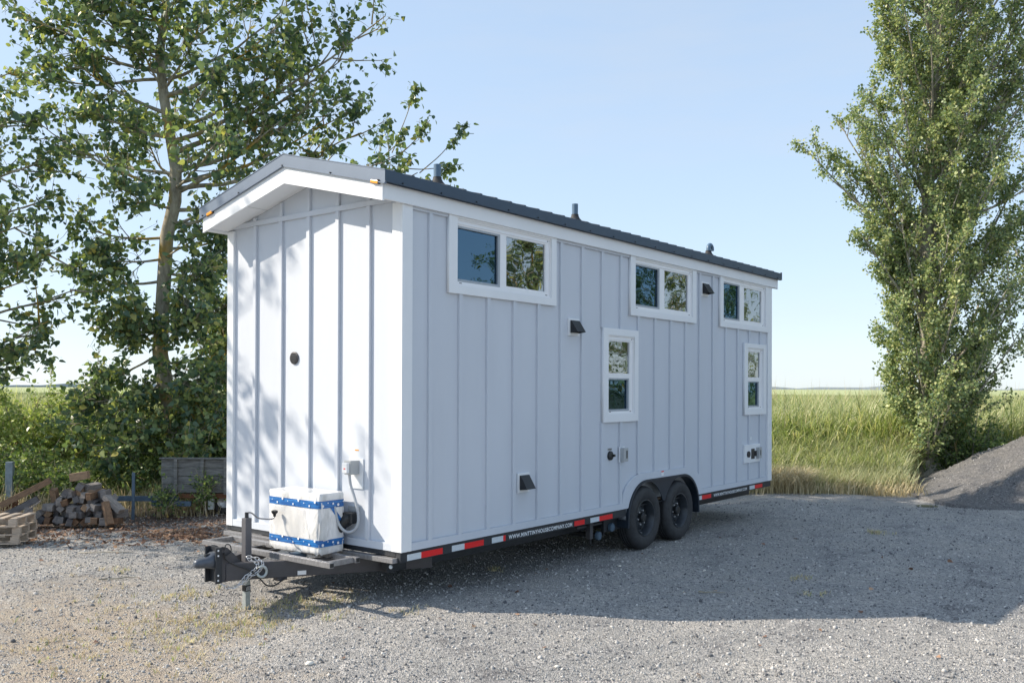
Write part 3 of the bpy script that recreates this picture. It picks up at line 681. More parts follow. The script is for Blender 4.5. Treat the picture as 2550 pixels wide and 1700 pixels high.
for k in range(18): MB().tube([(-0.1+k*0.48, yr-0.058, 3.142), (-0.1+k*0.48, yr-0.044, 3.142)], 0.006, 6).build('flashing_screw', M['black'], rf)
for ya, s in ((yr-0.030, -1), (yl+0.030, 1)):
    b = MB(); b.box((ox-0.013, ya, 3.131), (8.236, ya+s*0.016, 3.226)); b.box((ox-.013, ya, 3.124), (8.236, ya+s*0.024, 3.1305)); b.build('eave_flashing', M['flash'] if 0 else M['eave'] if 'eave' in M else M['flash'], rf)
MB().box((8.2365, yr-0.046, 3.125), (8.250, yr-0.02, 3.245)).build('end_flashing', M['roof'], rf)
# roof pipes with rubber boots
def roof_pipe(x, y, h, hook=False):
    z = slope_z(y)+0.24; b = MB(); top = 3.42
    if hook:
        pts = [(x, y, z), (x, y, z+0.13+h)] + [(x+0.055-0.055*math.cos(R(a)), y, z+0.13+h+0.055*math.sin(R(a))) for a in range(20, 181, 20)] + [(x+0.11, y, z+0.11+h)]
        b.tube(pts, 0.033, 14)
    else: b.tube([(x, y, z), (x, y, z+0.10+h)], 0.036, 16)
    o = b.build('roof_pipe', M['roofpipe'], H, smooth=True)
    MB().lathe([(0.10, -0.005), (0.098, 0.008), (0.055, 0.055), (0.042, 0.085), (0.042, 0.10)], 'z', (x, y, z), 24).build('pipe_boot', M['rubber'], o, smooth=True)
    MB().box((x-0.13, y-0.13, z-0.004), (x+0.13, y+0.13, z+0.008)).build('pipe_flange', M['roof'], o)
roof_pipe(0.78, 0.32, 0.12); roof_pipe(3.10, 0.32, 0.12); roof_pipe(6.53, 0.32, 0.0, True)
# marker lamps on the front fascia
for yy in (0.022, 2.415):
    zz = slope_z(yy)+0.132; s = 1 if yy < 1 else -1; M4 = Matrix.Translation((ox-0.006, yy, zz)) @ Matrix.Rotation(s*math.atan(sl_), 4, 'X')
    o = MB().box((-0.006, -0.058, -0.014), (0.004, 0.058, 0.014), rot=M4, bev=0.003).build('marker_lamp', M['black'], H)
    MB().box((-0.020, -0.044, -0.013), (-0.0065, 0.044, 0.013), rot=M4, bev=0.004).build('lens', M['amber'], o)

# hooded vents on the long side
def hood(x0, x1, z0, z1):
    o = MB().box((x0, -0.02, z0), (x1, -0.0005, z1), bev=0.003).build('vent_hood', M['trim'], H)
    hx0, hx1, hz0, hz1 = x0+0.03, x1-0.02, z0+0.028, z1-0.022; b = MB(); d = 0.095
    a = [(hx0, -0.021, hz0), (hx1, -0.021, hz0), (hx1, -0.021, hz1), (hx0, -0.021, hz1), (hx0, -0.021-d, hz0+0.012), (hx1, -0.021-d, hz0+0.012), (hx1, -0.032, hz1), (hx0, -0.032, hz1)]
    v = [b.bm.verts.new(p) for p in a]
    for f in ((0, 3, 7, 4), (1, 5, 6, 2), (4, 7, 6, 5), (3, 2, 6, 7)): b.bm.faces.new([v[i] for i in f])
    r_ = b.build('hood', M['black'], o); md = r_.modifiers.new('thick', 'SOLIDIFY'); md.thickness = 0.004
    MB().box((hx0+.01, -0.024, hz0+.004), (hx1-.01, -0.0205, hz1-.01)).build('flap', M['black'], o)
hood(2.490, 2.700, 1.985, 2.172); hood(5.628, 5.850, 2.672, 2.864); hood(1.606, 1.800, 0.366, 0.562)
# water inlet with small tag
o = MB().lathe([(0.052, 0), (0.052, -0.02), (0.040, -0.028), (0.0, -0.028)], 'y', (3.353, -0.001, 0.642), 24).build('water_inlet', M['black'], H, smooth=True)
MB().box((3.375, -0.045, 0.628), (3.412, -0.02, 0.656), bev=0.003).build('latch', M['black'], o)
o = MB().box((3.308, -0.006, 0.702), (3.392, -0.0005, 0.728)).build('tag_plate', M['greybox'], H)
for k in range(4): MB().box((3.316+k*.019, -0.0075, 0.708), (3.327+k*.019, -0.0062, 0.722)).build('tag_mark', M['black'], o)
# grey weatherproof outlet with open cover
o = MB().box((3.525, -0.018, 0.555), (3.66, -0.0165, 0.735)).build('outlet_box', M['trim'], H)
MB().box((3.548, -0.075, 0.562), (3.648, -0.0185, 0.722), bev=0.008).build('cover', M['greybox'], o)
MB().box((3.600, -0.079, 0.600), (3.622, -0.0755, 0.690), bev=0.001).build('cover_slot', M['black'], o)
# service panel near the far end
o = MB().box((7.016, -0.0265, 0.322), (7.578, -0.0005, 0.592), bev=0.004).build('service_panel', M['trim'], H)
MB().lathe([(0.046, 0), (0.046, -0.018), (0.0, -0.02)], 'y', (7.146, -0.027, 0.450), 22).build('round_inlet', M['black'], o, smooth=True)
MB().box((7.255, -0.035, 0.375), (7.365, -0.0215, 0.525), bev=0.004).build('socket', M['black'], o)
MB().box((7.375, -0.045, 0.41), (7.420, -0.0215, 0.49), bev=0.004).build('latch', M['black'], o)
MB().box((7.440, -0.075, 0.375), (7.545, -0.0215, 0.540), bev=0.006).build('cover', M['greybox'], o)
MB().box((7.48, -0.079, 0.42), (7.50, -0.0755, 0.50)).build('cover_slot', M['black'], o)
MB().box((7.268, -0.003, 0.655), (7.318, -0.0006, 0.70)).build('data_label', M['label'], H)
o = MB().box((4.520, -0.0280, 0.325), (4.585, -0.0258, 0.385)).build('warning_label', M['label'], H)
MB().box((4.520, -0.0290, 0.370), (4.585, -0.0281, 0.385)).build('label_band', M['red'], o)

# front fixtures: round vent, disconnect box, conduit, lower inlet
o = MB().lathe([(0.060, 0), (0.060, -0.012), (0.052, -0.016), (0.0, -0.0161)], 'x', (-0.001, 1.452, 1.697), 28).build('round_vent', M['tongue'], H, smooth=True)
b = MB()
for k in range(6):
    zz = 1.697-0.040+k*0.016; w_ = math.sqrt(max(0.0001, 0.050**2-(zz-1.697)**2)); b.box((-0.021, 1.452-w_, zz-0.004), (-0.0165, 1.452+w_, zz+0.004))
b.build('louvre', M['black'], o)
o = MB().box((-0.012, 0.472, 0.508), (-0.0008, 0.66, 0.777), bev=0.002).build('mounting_plate', M['trim'], H)
o = MB().box((-0.115, 0.520, 0.640), (-0.0125, 0.610, 0.765), bev=0.006).build('disconnect_box', M['greybox'], H)
MB().box((-0.150, 0.532, 0.655), (-0.1155, 0.600, 0.745), bev=0.008).build('lid', M['label'], o)
MB().box((-0.153, 0.552, 0.690), (-0.1505, 0.572, 0.700)).build('red_mark', M['red'], o)
MB().box((-0.003, 0.543, 0.848), (-0.0008, 0.592, 0.858)).build('red_mark', M['amber'], H)
o = MB().box((-0.012, 0.520, 0.300), (-0.0008, 0.672, 0.345), bev=0.002).build('inlet_box', M['greybox'], H)
MB().box((-0.10, 0.53, 0.20), (-0.0125, 0.665, 0.298), bev=0.012).build('inlet_cover', M['black'], o)
MB().tube([(-0.05, 0.60, 0.25), (-0.11, 0.66, 0.18), (-0.13, 0.72, 0.09), (-0.12, 0.76, 0.00)], [0.062, 0.055, 0.048, 0.045], 16).build('rubber_elbow', M['black'], o, smooth=True)
pts = []
P0, P1, P2, P3 = Vector((-0.09, 0.565, 0.64)), Vector((-0.03, 0.50, 0.42)), Vector((-0.05, 0.30, -0.02)), Vector((-0.20, 0.63, 0.36))
ctrl = [Vector(p) for p in ((-0.09, 0.565, 0.645), (-0.085, 0.555, 0.55), (-0.07, 0.52, 0.44), (-0.06, 0.490, 0.33), (-0.06, 0.478, 0.23), (-0.075, 0.505, 0.155), (-0.11, 0.56, 0.13), (-0.145, 0.605, 0.165), (-0.17, 0.630, 0.23), (-0.19, 0.634, 0.31), (-0.20, 0.640, 0.36))]
def smooth_pts(c, n=4):
    out = []
    for i in range(len(c)-1):
        p0 = c[max(i-1, 0)]; p1 = c[i]; p2 = c[i+1]; p3 = c[min(i+2, len(c)-1)]
        for k in range(n):
            t = k/n; out.append(0.5*((2*p1)+(-p0+p2)*t+(2*p0-5*p1+4*p2-p3)*t*t+(-p0+3*p1-3*p2+p3)*t**3))
    return out+[c[-1]]
MB().tube(smooth_pts(ctrl), 0.013, 10).build('conduit', M['conduit'], H, smooth=True)

# ---- chassis
def rail_piece(x0, x1, y0, y1, z0, z1, name='side_rail'):
    return MB().box((x0, y0, z0), (x1, y1, z1), bev=0.003).build(name, M['chassis'], H)
sr = rail_piece(-0.02, 3.70, -0.012, 0.05, -0.092, -0.002); sr2 = rail_piece(5.56, 8.02, -0.012, 0.05, -0.092, -0.002)
rail_piece(-0.02, 8.02, HW-0.05, HW+0.012, -0.092, -0.002)
rail_piece(-0.02, 0.03, 0.052, HW-0.052, -0.045, -0.002, 'end_rail'); rail_piece(7.95, 8.01, 0.052, HW-0.052, -0.092, -0.002, 'end_rail')
MB().box((-0.085, 0.02, -0.092), (-0.022, HW-0.02, -0.050), bev=0.003).build('front_step_bar', M['rack'], H)
for x0, x1, k in ((.058, .232, 'w'), (.2325, .510, 'r'), (.635, .808, 'w'), (.8085, 1.087, 'r'), (1.209, 1.383, 'w'), (1.3835, 1.42, 'r'), (2.618, 2.817, 'r'), (2.933, 3.115, 'w'), (3.1155, 3.396, 'r')):
    MB().box((x0, -0.0145, -0.083), (x1, -0.0125, -0.029)).build('reflector_strip', M['red' if k == 'r' else 'whitetape'], sr)
for x0, x1, k in ((5.575, 5.665, 'w'), (5.6655, 5.948, 'r'), (7.227, 7.411, 'w'), (7.4115, 7.697, 'r')):
    MB().box((x0, -0.0145, -0.080), (x1, -0.0125, -0.026)).build('reflector_strip', M['red' if k == 'r' else 'whitetape'], sr2)
URL = 'WWW.MINTTINYHOUSECOMPANY.COM'
text_mesh('web_address', URL, 1.471, 2.576, -0.078, -0.036, -0.0135, M['letter'], sr, 0.03)
text_mesh('web_address', URL, 6.028, 7.131, -0.078, -0.036, -0.0135, M['letter'], sr2, 0.03)
for y0 in (0.33, HW-0.41):
    MB().box((0.15, y0, -0.245), (8.0, y0+0.08, -0.094), bev=0.004).build('main_rail', M['chassis'], H)
b = MB()
for k in range(17): b.box((0.3+k*0.47, 0.06, -0.088), (0.34+k*0.47, HW-0.06, -0.01))
b.box((0.04, 0.06, -0.02), (7.9, HW-0.06, -0.006)); b.build('cross_member', M['chassis'], H)
# tanks, brackets and stub pipes ahead of the wheels
b = MB(); b.box((3.10, 0.10, -0.30), (3.16, 0.16, -0.094)); b.box((2.9, 0.14, -0.165), (3.7, 0.17, -0.145)); b.build('pipe_bracket', M['tongue'], H)
for (x, z) in ((3.27, -0.280), (3.55, -0.215)):
    o = MB().tube([(x, 0.5, z), (x, 0.12, z)], 0.030, 14).build('drain_pipe', M['black'], H, smooth=True)
    MB().lathe([(0.0, 0.0), (0.046, 0.0), (0.05, 0.012), (0.05, 0.035), (0.036, 0.04), (0, .04)], 'y', (x, 0.080, z), 20).build('cap', M['bluesteel'], o, smooth=True)
    MB().box((x-0.012, 0.2, z-0.11), (x+0.012, 0.22, z-0.02)).build('valve_handle', M['chassis'], o)
MB().box((3.42, 0.12, -0.26), (3.80, 0.16, -0.094)).build('mud_plate', M['chassis'], H)
# rear stabiliser drum seen under the tail
MB().lathe([(0, 0), (0.20, 0.0), (0.24, 0.03), (0.24, 0.11), (0.2, 0.14), (0, 0.14)], 'z', (7.75, 0.75, -0.26), 26).build('rear_tank', M['chassis'], H, smooth=True)

# axles, wheels, fenders
WZ, WR = -0.165, 0.385
def tyre_profile(y0, w, Rr):
    s = w/2; c = y0+s
    p = [(0.215, -s+0.030), (0.235, -s+0.014), (0.27, -s+0.004), (0.32, -s), (0.352, -s+0.010), (0.372, -s+0.026), (Rr-0.003, -s+0.045)]
    gr = []
    for k in range(4):
        yy = -s+0.055+k*(w-0.11)/3.6; gr += [(Rr, yy), (Rr, yy+0.022), (Rr-0.010, yy+0.025), (Rr-0.010, yy+0.033)]
    q = [(Rr-0.003, s-0.045), (0.372, s-0.026), (0.352, s-0.01), (0.32, s), (0.27, s-0.004), (0.235, s-0.014), (0.215, s-0.03)]
    return [(r_, c+h_) for r_, h_ in p+gr+q]
def wheel(x, yout, s=1):
    e = empty('wheel', (x, yout, WZ)); e.parent = H
    w = 0.235; yy = 0.0 if s > 0 else -w
    b = MB(); b.lathe(tyre_profile(yy, w, WR), 'y', (0, 0, 0), 56, close=True)
    # raised side wall ribs
    fy = (lambda h_: h_) if s > 0 else (lambda h_: -h_)
    b.build('tyre', M['rubber'], e, smooth=True, ang=40)
    b = MB(); b.lathe([(0.222, fy(0.022)), (0.226, fy(0.016)), (0.216, fy(0.014)), (0.206, fy(0.024)), (0.200, fy(0.055)), (0.188, fy(0.075)), (0.182, fy(0.12)), (0.165, fy(0.125)), (0.140, fy(0.108)), (0.105, fy(0.092)), (0.075, fy(0.088)), (0.058, fy(0.090)), (0.0, fy(0.092))], 'y', (0, 0, 0), 48, cap=False)
    b.build('rim', M['rim'], e, smooth=True, ang=40)
    b = MB()
    for k in range(8):
        a = R(k*45+22); cx, cz = 0.150*math.cos(a), 0.150*math.sin(a); b.tube([(cx, fy(0.1135), cz), (cx, fy(0.104), cz)], 0.019, 12)
    b.build('rim_hole', M['black'], e)
    b = MB()
    b.lathe([(0.058, fy(0.088)), (0.056, fy(0.045)), (0.045, fy(0.034)), (0.0, fy(0.032))], 'y', (0, 0, 0), 24, cap=False); b.build('hub', M['black'], e, smooth=True)
    b = MB()
    for k in range(6):
        a = R(k*60+10); cx, cz = 0.088*math.cos(a), 0.088*math.sin(a); b.tube([(cx, fy(0.089), cz), (cx, fy(0.066), cz)], 0.0115, 6)
    b.build('lug_nuts', M['zinc'], e)
    MB().tube([(-0.10, fy(0.03), -0.165), (-0.105, fy(0.008), -0.172)], 0.005, 8).build('valve_stem', M['zinc'], e)
for x in (4.187, 5.070):
    wheel(x, -0.012); wheel(x, HW+0.012, -1)
    o = MB().tube([(x, 0.2, WZ+0.02), (x, HW-0.2, WZ+0.02)], 0.04, 12).build('axle', M['chassis'], H, smooth=True)
    MB().box((x-0.36, 0.34, WZ+0.055), (x+0.36, 0.40, WZ+0.085)).build('leaf_spring', M['chassis'], o)
for s in (1, -1):
    Y = lambda y: y if s > 0 else HW-y
    outer, inner = arch(0.0, -0.235), arch(-0.014, -0.235)
    b = MB(); vs = []
    for (ox_, oz_), (ix_, iz_) in zip(outer, inner): vs.append([b.bm.verts.new((ox_, Y(-0.032), oz_)), b.bm.verts.new((ix_, Y(-0.032), iz_)), b.bm.verts.new((ix_, Y(0.26), iz_)), b.bm.verts.new((ox_, Y(0.26), oz_))])
    for a_, c_ in zip(vs, vs[1:]):
        for k in range(4): b.bm.faces.new((a_[k], a_[(k+1) % 4], c_[(k+1) % 4], c_[k]))
    fo = b.build('fender', M['fender'], H, smooth=True, ang=30)
    b = MB(); vs = []; o2, i2 = arch(0.006, -0.235), arch(-0.022, -0.235)      # rolled outer lip
    for (ox_, oz_), (ix_, iz_) in zip(o2, i2): vs.append([b.bm.verts.new((ox_, Y(-0.038), oz_)), b.bm.verts.new((ix_, Y(-0.038), iz_)), b.bm.verts.new((ix_, Y(-0.0325), iz_)), b.bm.verts.new((ox_, Y(-0.0325), oz_))])
    for a_, c_ in zip(vs, vs[1:]):
        for k in range(4): b.bm.faces.new((a_[k], a_[(k+1) % 4], c_[(k+1) % 4], c_[k]))
    b.build('fender_lip', M['fender'], fo, smooth=True, ang=30)
    web = [(4.17, 0.283)] + arc(4.187, WZ, 0.445, 85, 28, 8) + [(4.60, 0.01), (4.66, 0.01)] + arc(5.07, WZ, 0.445, 152, 95, 8) + [(5.09, 0.283)]
    curve_plate('fender_web', [web], Y(-0.010), Y(0.0), 'y', M['fender'], fo)
    back = arch(-0.016, -0.20); curve_plate('wheel_well', [back], Y(0.262), Y(0.275), 'y', M['chassis'], fo)

# ---- tongue
YC = HW/2
def beam(p0, p1, w, z0, z1, name, mat):
    p0, p1 = Vector(p0), Vector(p1); d = (p1-p0); ln = d.length; a = math.atan2(d.y, d.x)
    return MB().box((0, -w/2, z0), (ln, w/2, z1), rot=Matrix.Translation((p0.x, p0.y, 0)) @ Matrix.Rotation(a, 4, 'Z'), bev=0.006).build(name, mat, H)
tb = beam((-0.93, YC-0.055, 0), (0.62, YC-1.02, 0), 0.07, -0.250, -0.103, 'tongue_beam', M['tongue'])
beam((-0.93, YC+0.055, 0), (0.62, YC+1.02, 0), 0.07, -0.250, -0.103, 'tongue_beam', M['tongue'])
MB().box((0.0, 0.0, 0.0), (0.075, 0.0016, 0.036), rot=Matrix.Translation((-0.44, YC-0.408, -0.235)) @ Matrix.Rotation(math.atan2(-0.965, 1.55), 4, 'Z')).build('rating_plate', M['label'], tb)
# coupler
b = MB(); b.box((-1.000, YC-0.075, -0.262), (-0.985, YC+0.075, 0.045), bev=0.003)
for yy in (-0.085, 0.070): b.box((-1.046, YC+yy, -0.262), (-0.985, YC+yy+0.015, 0.045), bev=0.003)
cp = b.build('coupler_mount', M['chassis'], H)
b = MB()
for zz in (0.022, -0.022, -0.19, -0.232): b.tube([(-1.024, YC-0.0875, zz), (-1.024, YC-0.084, zz)], 0.0085, 10)
b.build('mount_hole', M['label'], cp)
b = MB()
secs = [(-1.20, 0.020, -0.100, -0.060), (-1.185, 0.036, -0.112, -0.045), (-1.15, 0.042, -0.118, -0.040), (-1.11, 0.045, -0.122, -0.036), (-1.07, 0.058, -0.130, -0.020), (-1.03, 0.066, -0.142, 0.000), (-0.99, 0.068, -0.150, 0.004)]
pr = None
for (x, w_, z0, z1) in secs:
    ring = [b.bm.verts.new((x, YC+w_*math.cos(R(a)), (z0+z1)/2+(z1-z0)/2*max(-1, min(1, 1.25*math.sin(R(a)))))) for a in range(0, 360, 30)]
    if pr:
        for k in range(12): b.bm.faces.new((pr[k], pr[(k+1) % 12], ring[(k+1) % 12], ring[k]))
    else: b.bm.faces.new(ring)
    pr = ring
b.bm.faces.new(pr[::-1]); b.build('coupler', M['bluesteel2'], cp, smooth=True, ang=50)
MB().box((-1.10, YC-0.012, -0.03), (-1.02, YC+0.012, -0.008), bev=0.004).build('latch', M['chassis'], cp)
# gusset plates joining the beams
gus = [(-0.985, 0.05), (-0.955, 0.045), (-0.93, 0.035), (-0.86, -0.03), (-0.80, -0.095), (-0.74, -0.12), (-0.74, -0.252), (-0.985, -0.258)]
b = MB(); b.prism(gus, YC-0.078, YC-0.068, 'y'); b.prism(gus, YC+0.068, YC+0.078, 'y'); b.build('gusset_plate', M['tongue'], H)
MB().box((-0.985, YC-0.066, -0.255), (-0.55, YC+0.066, -0.245)).build('tongue_plate', M['tongue'], H)
# jack
b = MB(); b.box((-0.712, YC-0.032, -0.27), (-0.648, YC+0.032, 0.256), bev=0.006); jk = b.build('jack', M['jackpaint'], H)
MB().box((-0.705, YC-0.025, -0.553), (-0.655, YC+0.025, -0.24), bev=0.004).build('drop_leg', M['galv'], jk)
MB().box((-0.7065, YC-0.0265, -0.39), (-0.6535, YC+0.0265, -0.335)).build('band', M['black'], jk)
b = MB()
for k in range(4):
    z_ = -0.382; x_ = -0.702+k*0.012; q = [(x_, z_), (x_+0.004, z_), (x_+0.012, z_+0.036), (x_+0.008, z_+0.036)]
    b.prism(q, YC-0.0278, YC-0.0267, 'y')
b.build('band_mark', M['label'], jk)
MB().tube([(-0.68, YC, 0.256), (-0.68, YC, 0.305)], 0.017, 12).build('gear_head', M['chassis'], jk, smooth=True)
hd = MB().tube(smooth_pts([Vector(p) for p in ((-0.675, YC, 0.300), (-0.640, YC-.012, 0.298), (-0.585, YC-0.030, 0.250), (-0.53, YC-.045, 0.235), (-0.455, YC-.065, 0.228), (-0.435, YC-.07, 0.250))], 3), 0.007, 8).build('crank', M['rack'], jk, smooth=True)
MB().lathe([(0, 0), (0.012, 0.0), (0.014, 0.02), (0.028, 0.034), (0.030, 0.05), (0.015, 0.058), (0, .058)], 'z', (-0.433, YC-.07, 0.248), 16).build('crank_knob', M['black'], jk, smooth=True)
# chain and hook
def chain(pts, name, step=0.030):
    pts = [Vector(p) for p in pts]; P = smooth_pts(pts, 10); out = [P[0]]; acc = 0
    for a_, c_ in zip(P, P[1:]):
        acc += (c_-a_).length
        if acc >= step: out.append(c_); acc = 0
    b = MB()
    for i, (a_, c_) in enumerate(zip(out, out[1:])):
        d = (c_-a_).normalized(); s_ = d.orthogonal().normalized(); s_ = Matrix.Rotation(R(90*(i % 2)+35), 3, d) @ s_; mid = (a_+c_)/2; ring = []
        for k in range(12):
            an = 2*math.pi*k/12; ring.append(mid + d*(0.024*math.cos(an)) + s_*(0.0125*math.sin(an)))
        n_ = d.cross(s_); rr_ = 0.0038; rs = []
        for k in range(12):
            p = ring[k]; rad = (p-mid).normalized(); rs.append([b.bm.verts.new(p + rad*rr_*math.cos(q*math.pi/2.5) + n_*rr_*math.sin(q*math.pi/2.5)) for q in range(5)])
        for k in range(12):
            for q in range(5): b.bm.faces.new((rs[k][q], rs[k][(q+1) % 5], rs[(k+1) % 12][(q+1) % 5], rs[(k+1) % 12][q]))
    return b.build(name, M['zinc'], H, smooth=True, ang=60)
bf = lambda x, o=0.012: YC-0.055-(max(x, -0.93)+0.93)*0.6226-0.044-o
gp = lambda x, o=0.0: min(YC-0.088, bf(x))-o
chain([(-0.800, gp(-.8), -0.065), (-0.765, gp(-.765, .0)+.01, -0.090), (-0.735, gp(-.735)-.01, -0.110), (-0.750, gp(-.75)-.012, -0.155), (-0.785, gp(-.785)-.012, -0.185), (-0.83, gp(-.83)-.008, -0.225), (-0.865, gp(-.86), -0.285), (-0.92, YC-.10, -0.310), (-0.975, YC-.085, -0.280), (-0.985, YC-.08, -0.262)], 'safety_chain')
chain([(-0.795, gp(-.8)+.02, -0.055), (-0.745, gp(-.745)+.02, -0.062), (-0.700, gp(-.70)-.006, -0.10), (-0.715, gp(-.715)-.02, -0.150), (-0.755, gp(-.755)-.02, -0.200), (-0.80, gp(-.80)-.02, -0.215), (-0.835, gp(-.83)-.02, -0.27), (-0.90, YC-.12, -0.300)], 'safety_chain')
pts = [Vector((-0.715+0.036*math.cos(R(a)), gp(-.715)-0.026-0.5*0.036*math.cos(R(a)), -0.180+0.046*math.sin(R(a)))) for a in range(130, -190, -20)]
MB().tube(pts, [0.006]+[0.012]*(len(pts)-2)+[0.006], 10).build('safety_hook', M['galv'], H, smooth=True)
MB().tube(smooth_pts([Vector(p) for p in ((-0.97, YC-.09, 0.02), (-0.955, YC-.095, 0.065), (-0.915, YC-.095, 0.055), (-0.905, YC-.093, 0.0), (-0.96, YC-.093, -0.03))], 6), 0.005, 8).build('wiring_cable', M['black'], H, smooth=True)
MB().tube(smooth_pts([Vector(p) for p in ((-0.975, YC-.093, 0.0), (-0.955, YC-.095, -0.06), (-0.89, gp(-.89), -0.115), (-0.80, gp(-.80)-.01, -0.16), (-0.735, gp(-.735)-.03, -0.235), (-0.68, gp(-.68)-.02, -0.300), (-0.62, gp(-.62)-.01, -0.310), (-0.56, gp(-.56), -0.275), (-0.52, gp(-.52)+.01, -0.250))], 6), 0.0065, 8).build('wiring_cable', M['black'], H, smooth=True)
MB().box((-0.58, YC-0.33, -0.278), (-0.49, YC-0.25, -0.251), bev=0.003).build('wiring_box', M['tongue'], H)
# rack across the tongue
b = MB(); t_ = 0.05; rz0, rz1 = -0.102, -0.054
b.box((-0.530, 0.31, rz0), (-0.480, 2.17, rz1), bev=0.004)
b.box((-0.222, 0.33, rz0), (-0.172, 2.17, rz1), bev=0.004)
b.box((-0.479, 2.118, rz0+.001), (-0.2225, 2.168, rz1-.001), bev=0.003); b.box((-0.479, 0.36, rz0+.001), (-0.2225, 0.400, rz1-.001), bev=0.003)
rk = b.build('rack', M['rack'], H)
for (x0, y0) in ((-0.524, 0.309), (-0.216, 0.329)): MB().box((x0, y0-0.001, rz0+0.007), (x0+0.038, y0+0.004, rz1-0.007)).build('tube_opening', M['black'], rk)
b = MB()
for yy in (0.62, 0.98, 1.34, 1.60): b.box((-0.479, yy, rz0+0.012), (-0.2225, yy+0.03, rz0+0.018))
b.build('rack_strap', M['chassis'], rk)
MB().lathe([(0, 0), (0.016, 0), (0.019, -0.006), (0.016, -0.014), (0, -0.016)], 'x', (-0.02, 0.10, -0.135), 16).build('front_reflector', M['whitetape'], H, smooth=True)  # small pale bolt head, coloured like the silver tape
MB().box((-0.43, YC-0.36, -0.101), (-0.30, YC-0.28, -0.056)).build('rack_block', M['bluesteel'], rk)

# ------------------------------------------------------------------ the wrapped box standing on the rack
BX = empty('wrapped_box', (-0.225, 0.995, HZ-0.052), label='white appliance wrapped in clear film with two blue tape bands on the hitch rack', cat='wrapped box')
def wrapped(hw, hd, z0, z1, nz, puff, seed, fold=0.0):
    rg = np.random.default_rng(seed); n = 72; ring = []
    bmv = []
    zs = np.linspace(z0, z1, nz)
    b = MB()
    for iz, z in enumerate(zs):
        row = []
        tt = (z-z0)/(z1-z0)
        for k in range(n):
            a = 2*math.pi*k/n; c_, s_ = math.cos(a), math.sin(a); e_ = 0.16
            x = hw*np.sign(c_)*abs(c_)**e_; y = hd*np.sign(s_)*abs(s_)**e_
            w = 1+puff*math.sin(7*a+3*z*9+seed)*0.5+puff*math.sin(13*a-z*17+1)*0.35
            row.append(b.bm.verts.new((x*w, y*w, z)))
        bmv.append(row)
    for a_, c_ in zip(bmv, bmv[1:]):
        for k in range(n): b.bm.faces.new((a_[k], a_[(k+1) % n], c_[(k+1) % n], c_[k]))
    return b, bmv
b, rows = wrapped(0.150, 0.360, 0.02, 0.515, 26, 0.020, 3)
for row, (sx, dz) in ((rows[-1], (0.965, 0.018)), ):
    top = [b.bm.verts.new((v.co.x*sx, v.co.y*0.985, v.co.z+dz)) for v in row]
    for k in range(len(row)): b.bm.faces.new((row[k], row[(k+1) % len(row)], top[(k+1) % len(row)], top[k]))
    b.bm.faces.new(top)
bot = [b.bm.verts.new((v.co.x*0.93, v.co.y*0.97, 0.0+0.008*math.sin(k*.7))) for k, v in enumerate(rows[0])]
for k in range(len(bot)): b.bm.faces.new((bot[k], bot[(k+1) % len(bot)], rows[0][(k+1) % len(bot)], rows[0][k]))
b.bm.faces.new(bot[::-1]); b.build('box_body', M['film'], BX, smooth=True, ang=50)
for z0, z1 in ((0.405, 0.470), (0.068, 0.128)):
    b, _ = wrapped(0.1535, 0.3635, z0, z1, 4, 0.006, 5); zc = (z0+z1)/2
    def disc(c_, ax_, r_):
        vs_ = [b.bm.verts.new((c_[0], c_[1]+r_*math.cos(2*math.pi*q/10), c_[2]+r_*math.sin(2*math.pi*q/10)) if ax_ == 'x' else (c_[0]+r_*math.cos(2*math.pi*q/10), c_[1], c_[2]+r_*math.sin(2*math.pi*q/10))) for q in range(10)]
        b.bm.faces.new(vs_).material_index = 1
    for k in range(9):
        yy = -0.315+k*0.075; disc((-0.1605, yy, zc+(0.026, -0.012, 0.008)[k % 3]), 'x', (0.012, 0.009, 0.005)[k % 3])
    for k in range(5):
        xx = -0.115+k*0.058; disc((xx, -0.3705, zc+(-0.010, 0.014, 0.004)[k % 3]), 'y', (0.013, 0.006, 0.010)[k % 3])
    b.build('tape_band', M['tape'], BX, smooth=True, ang=60, mat2=M['label'])
# crooked strip of tape down the side and a loose film flap over the front
MB().box((0, 0, 0), (0.17, 0.002, 0.035), rot=Matrix.Translation((-0.03, -0.3655, 0.41)) @ Matrix.Rotation(R(52), 4, 'Y')).build('tape_strip', M['tape'], BX)
b = MB(); n_ = 16; pr = None
for k in range(n_+1):
    t = k/n_; yy = 0.34-0.50*t; row = []
    for j in range(9):
        s = j/8; row.append(b.bm.verts.new((-0.1535-0.006-0.006*math.sin(9*t+4*s)-0.004*math.sin(23*t-6*s), yy-0.08*s, 0.40-0.27*s)))
    if pr:
        for j in range(8): b.bm.faces.new((pr[j], pr[j+1], row[j+1], row[j]))
    pr = row
b.build('film_flap', M['filmclear'], BX, smooth=True, ang=80)
for (y, x) in ((-0.20, 0.04), (0.24, -0.1)): pass

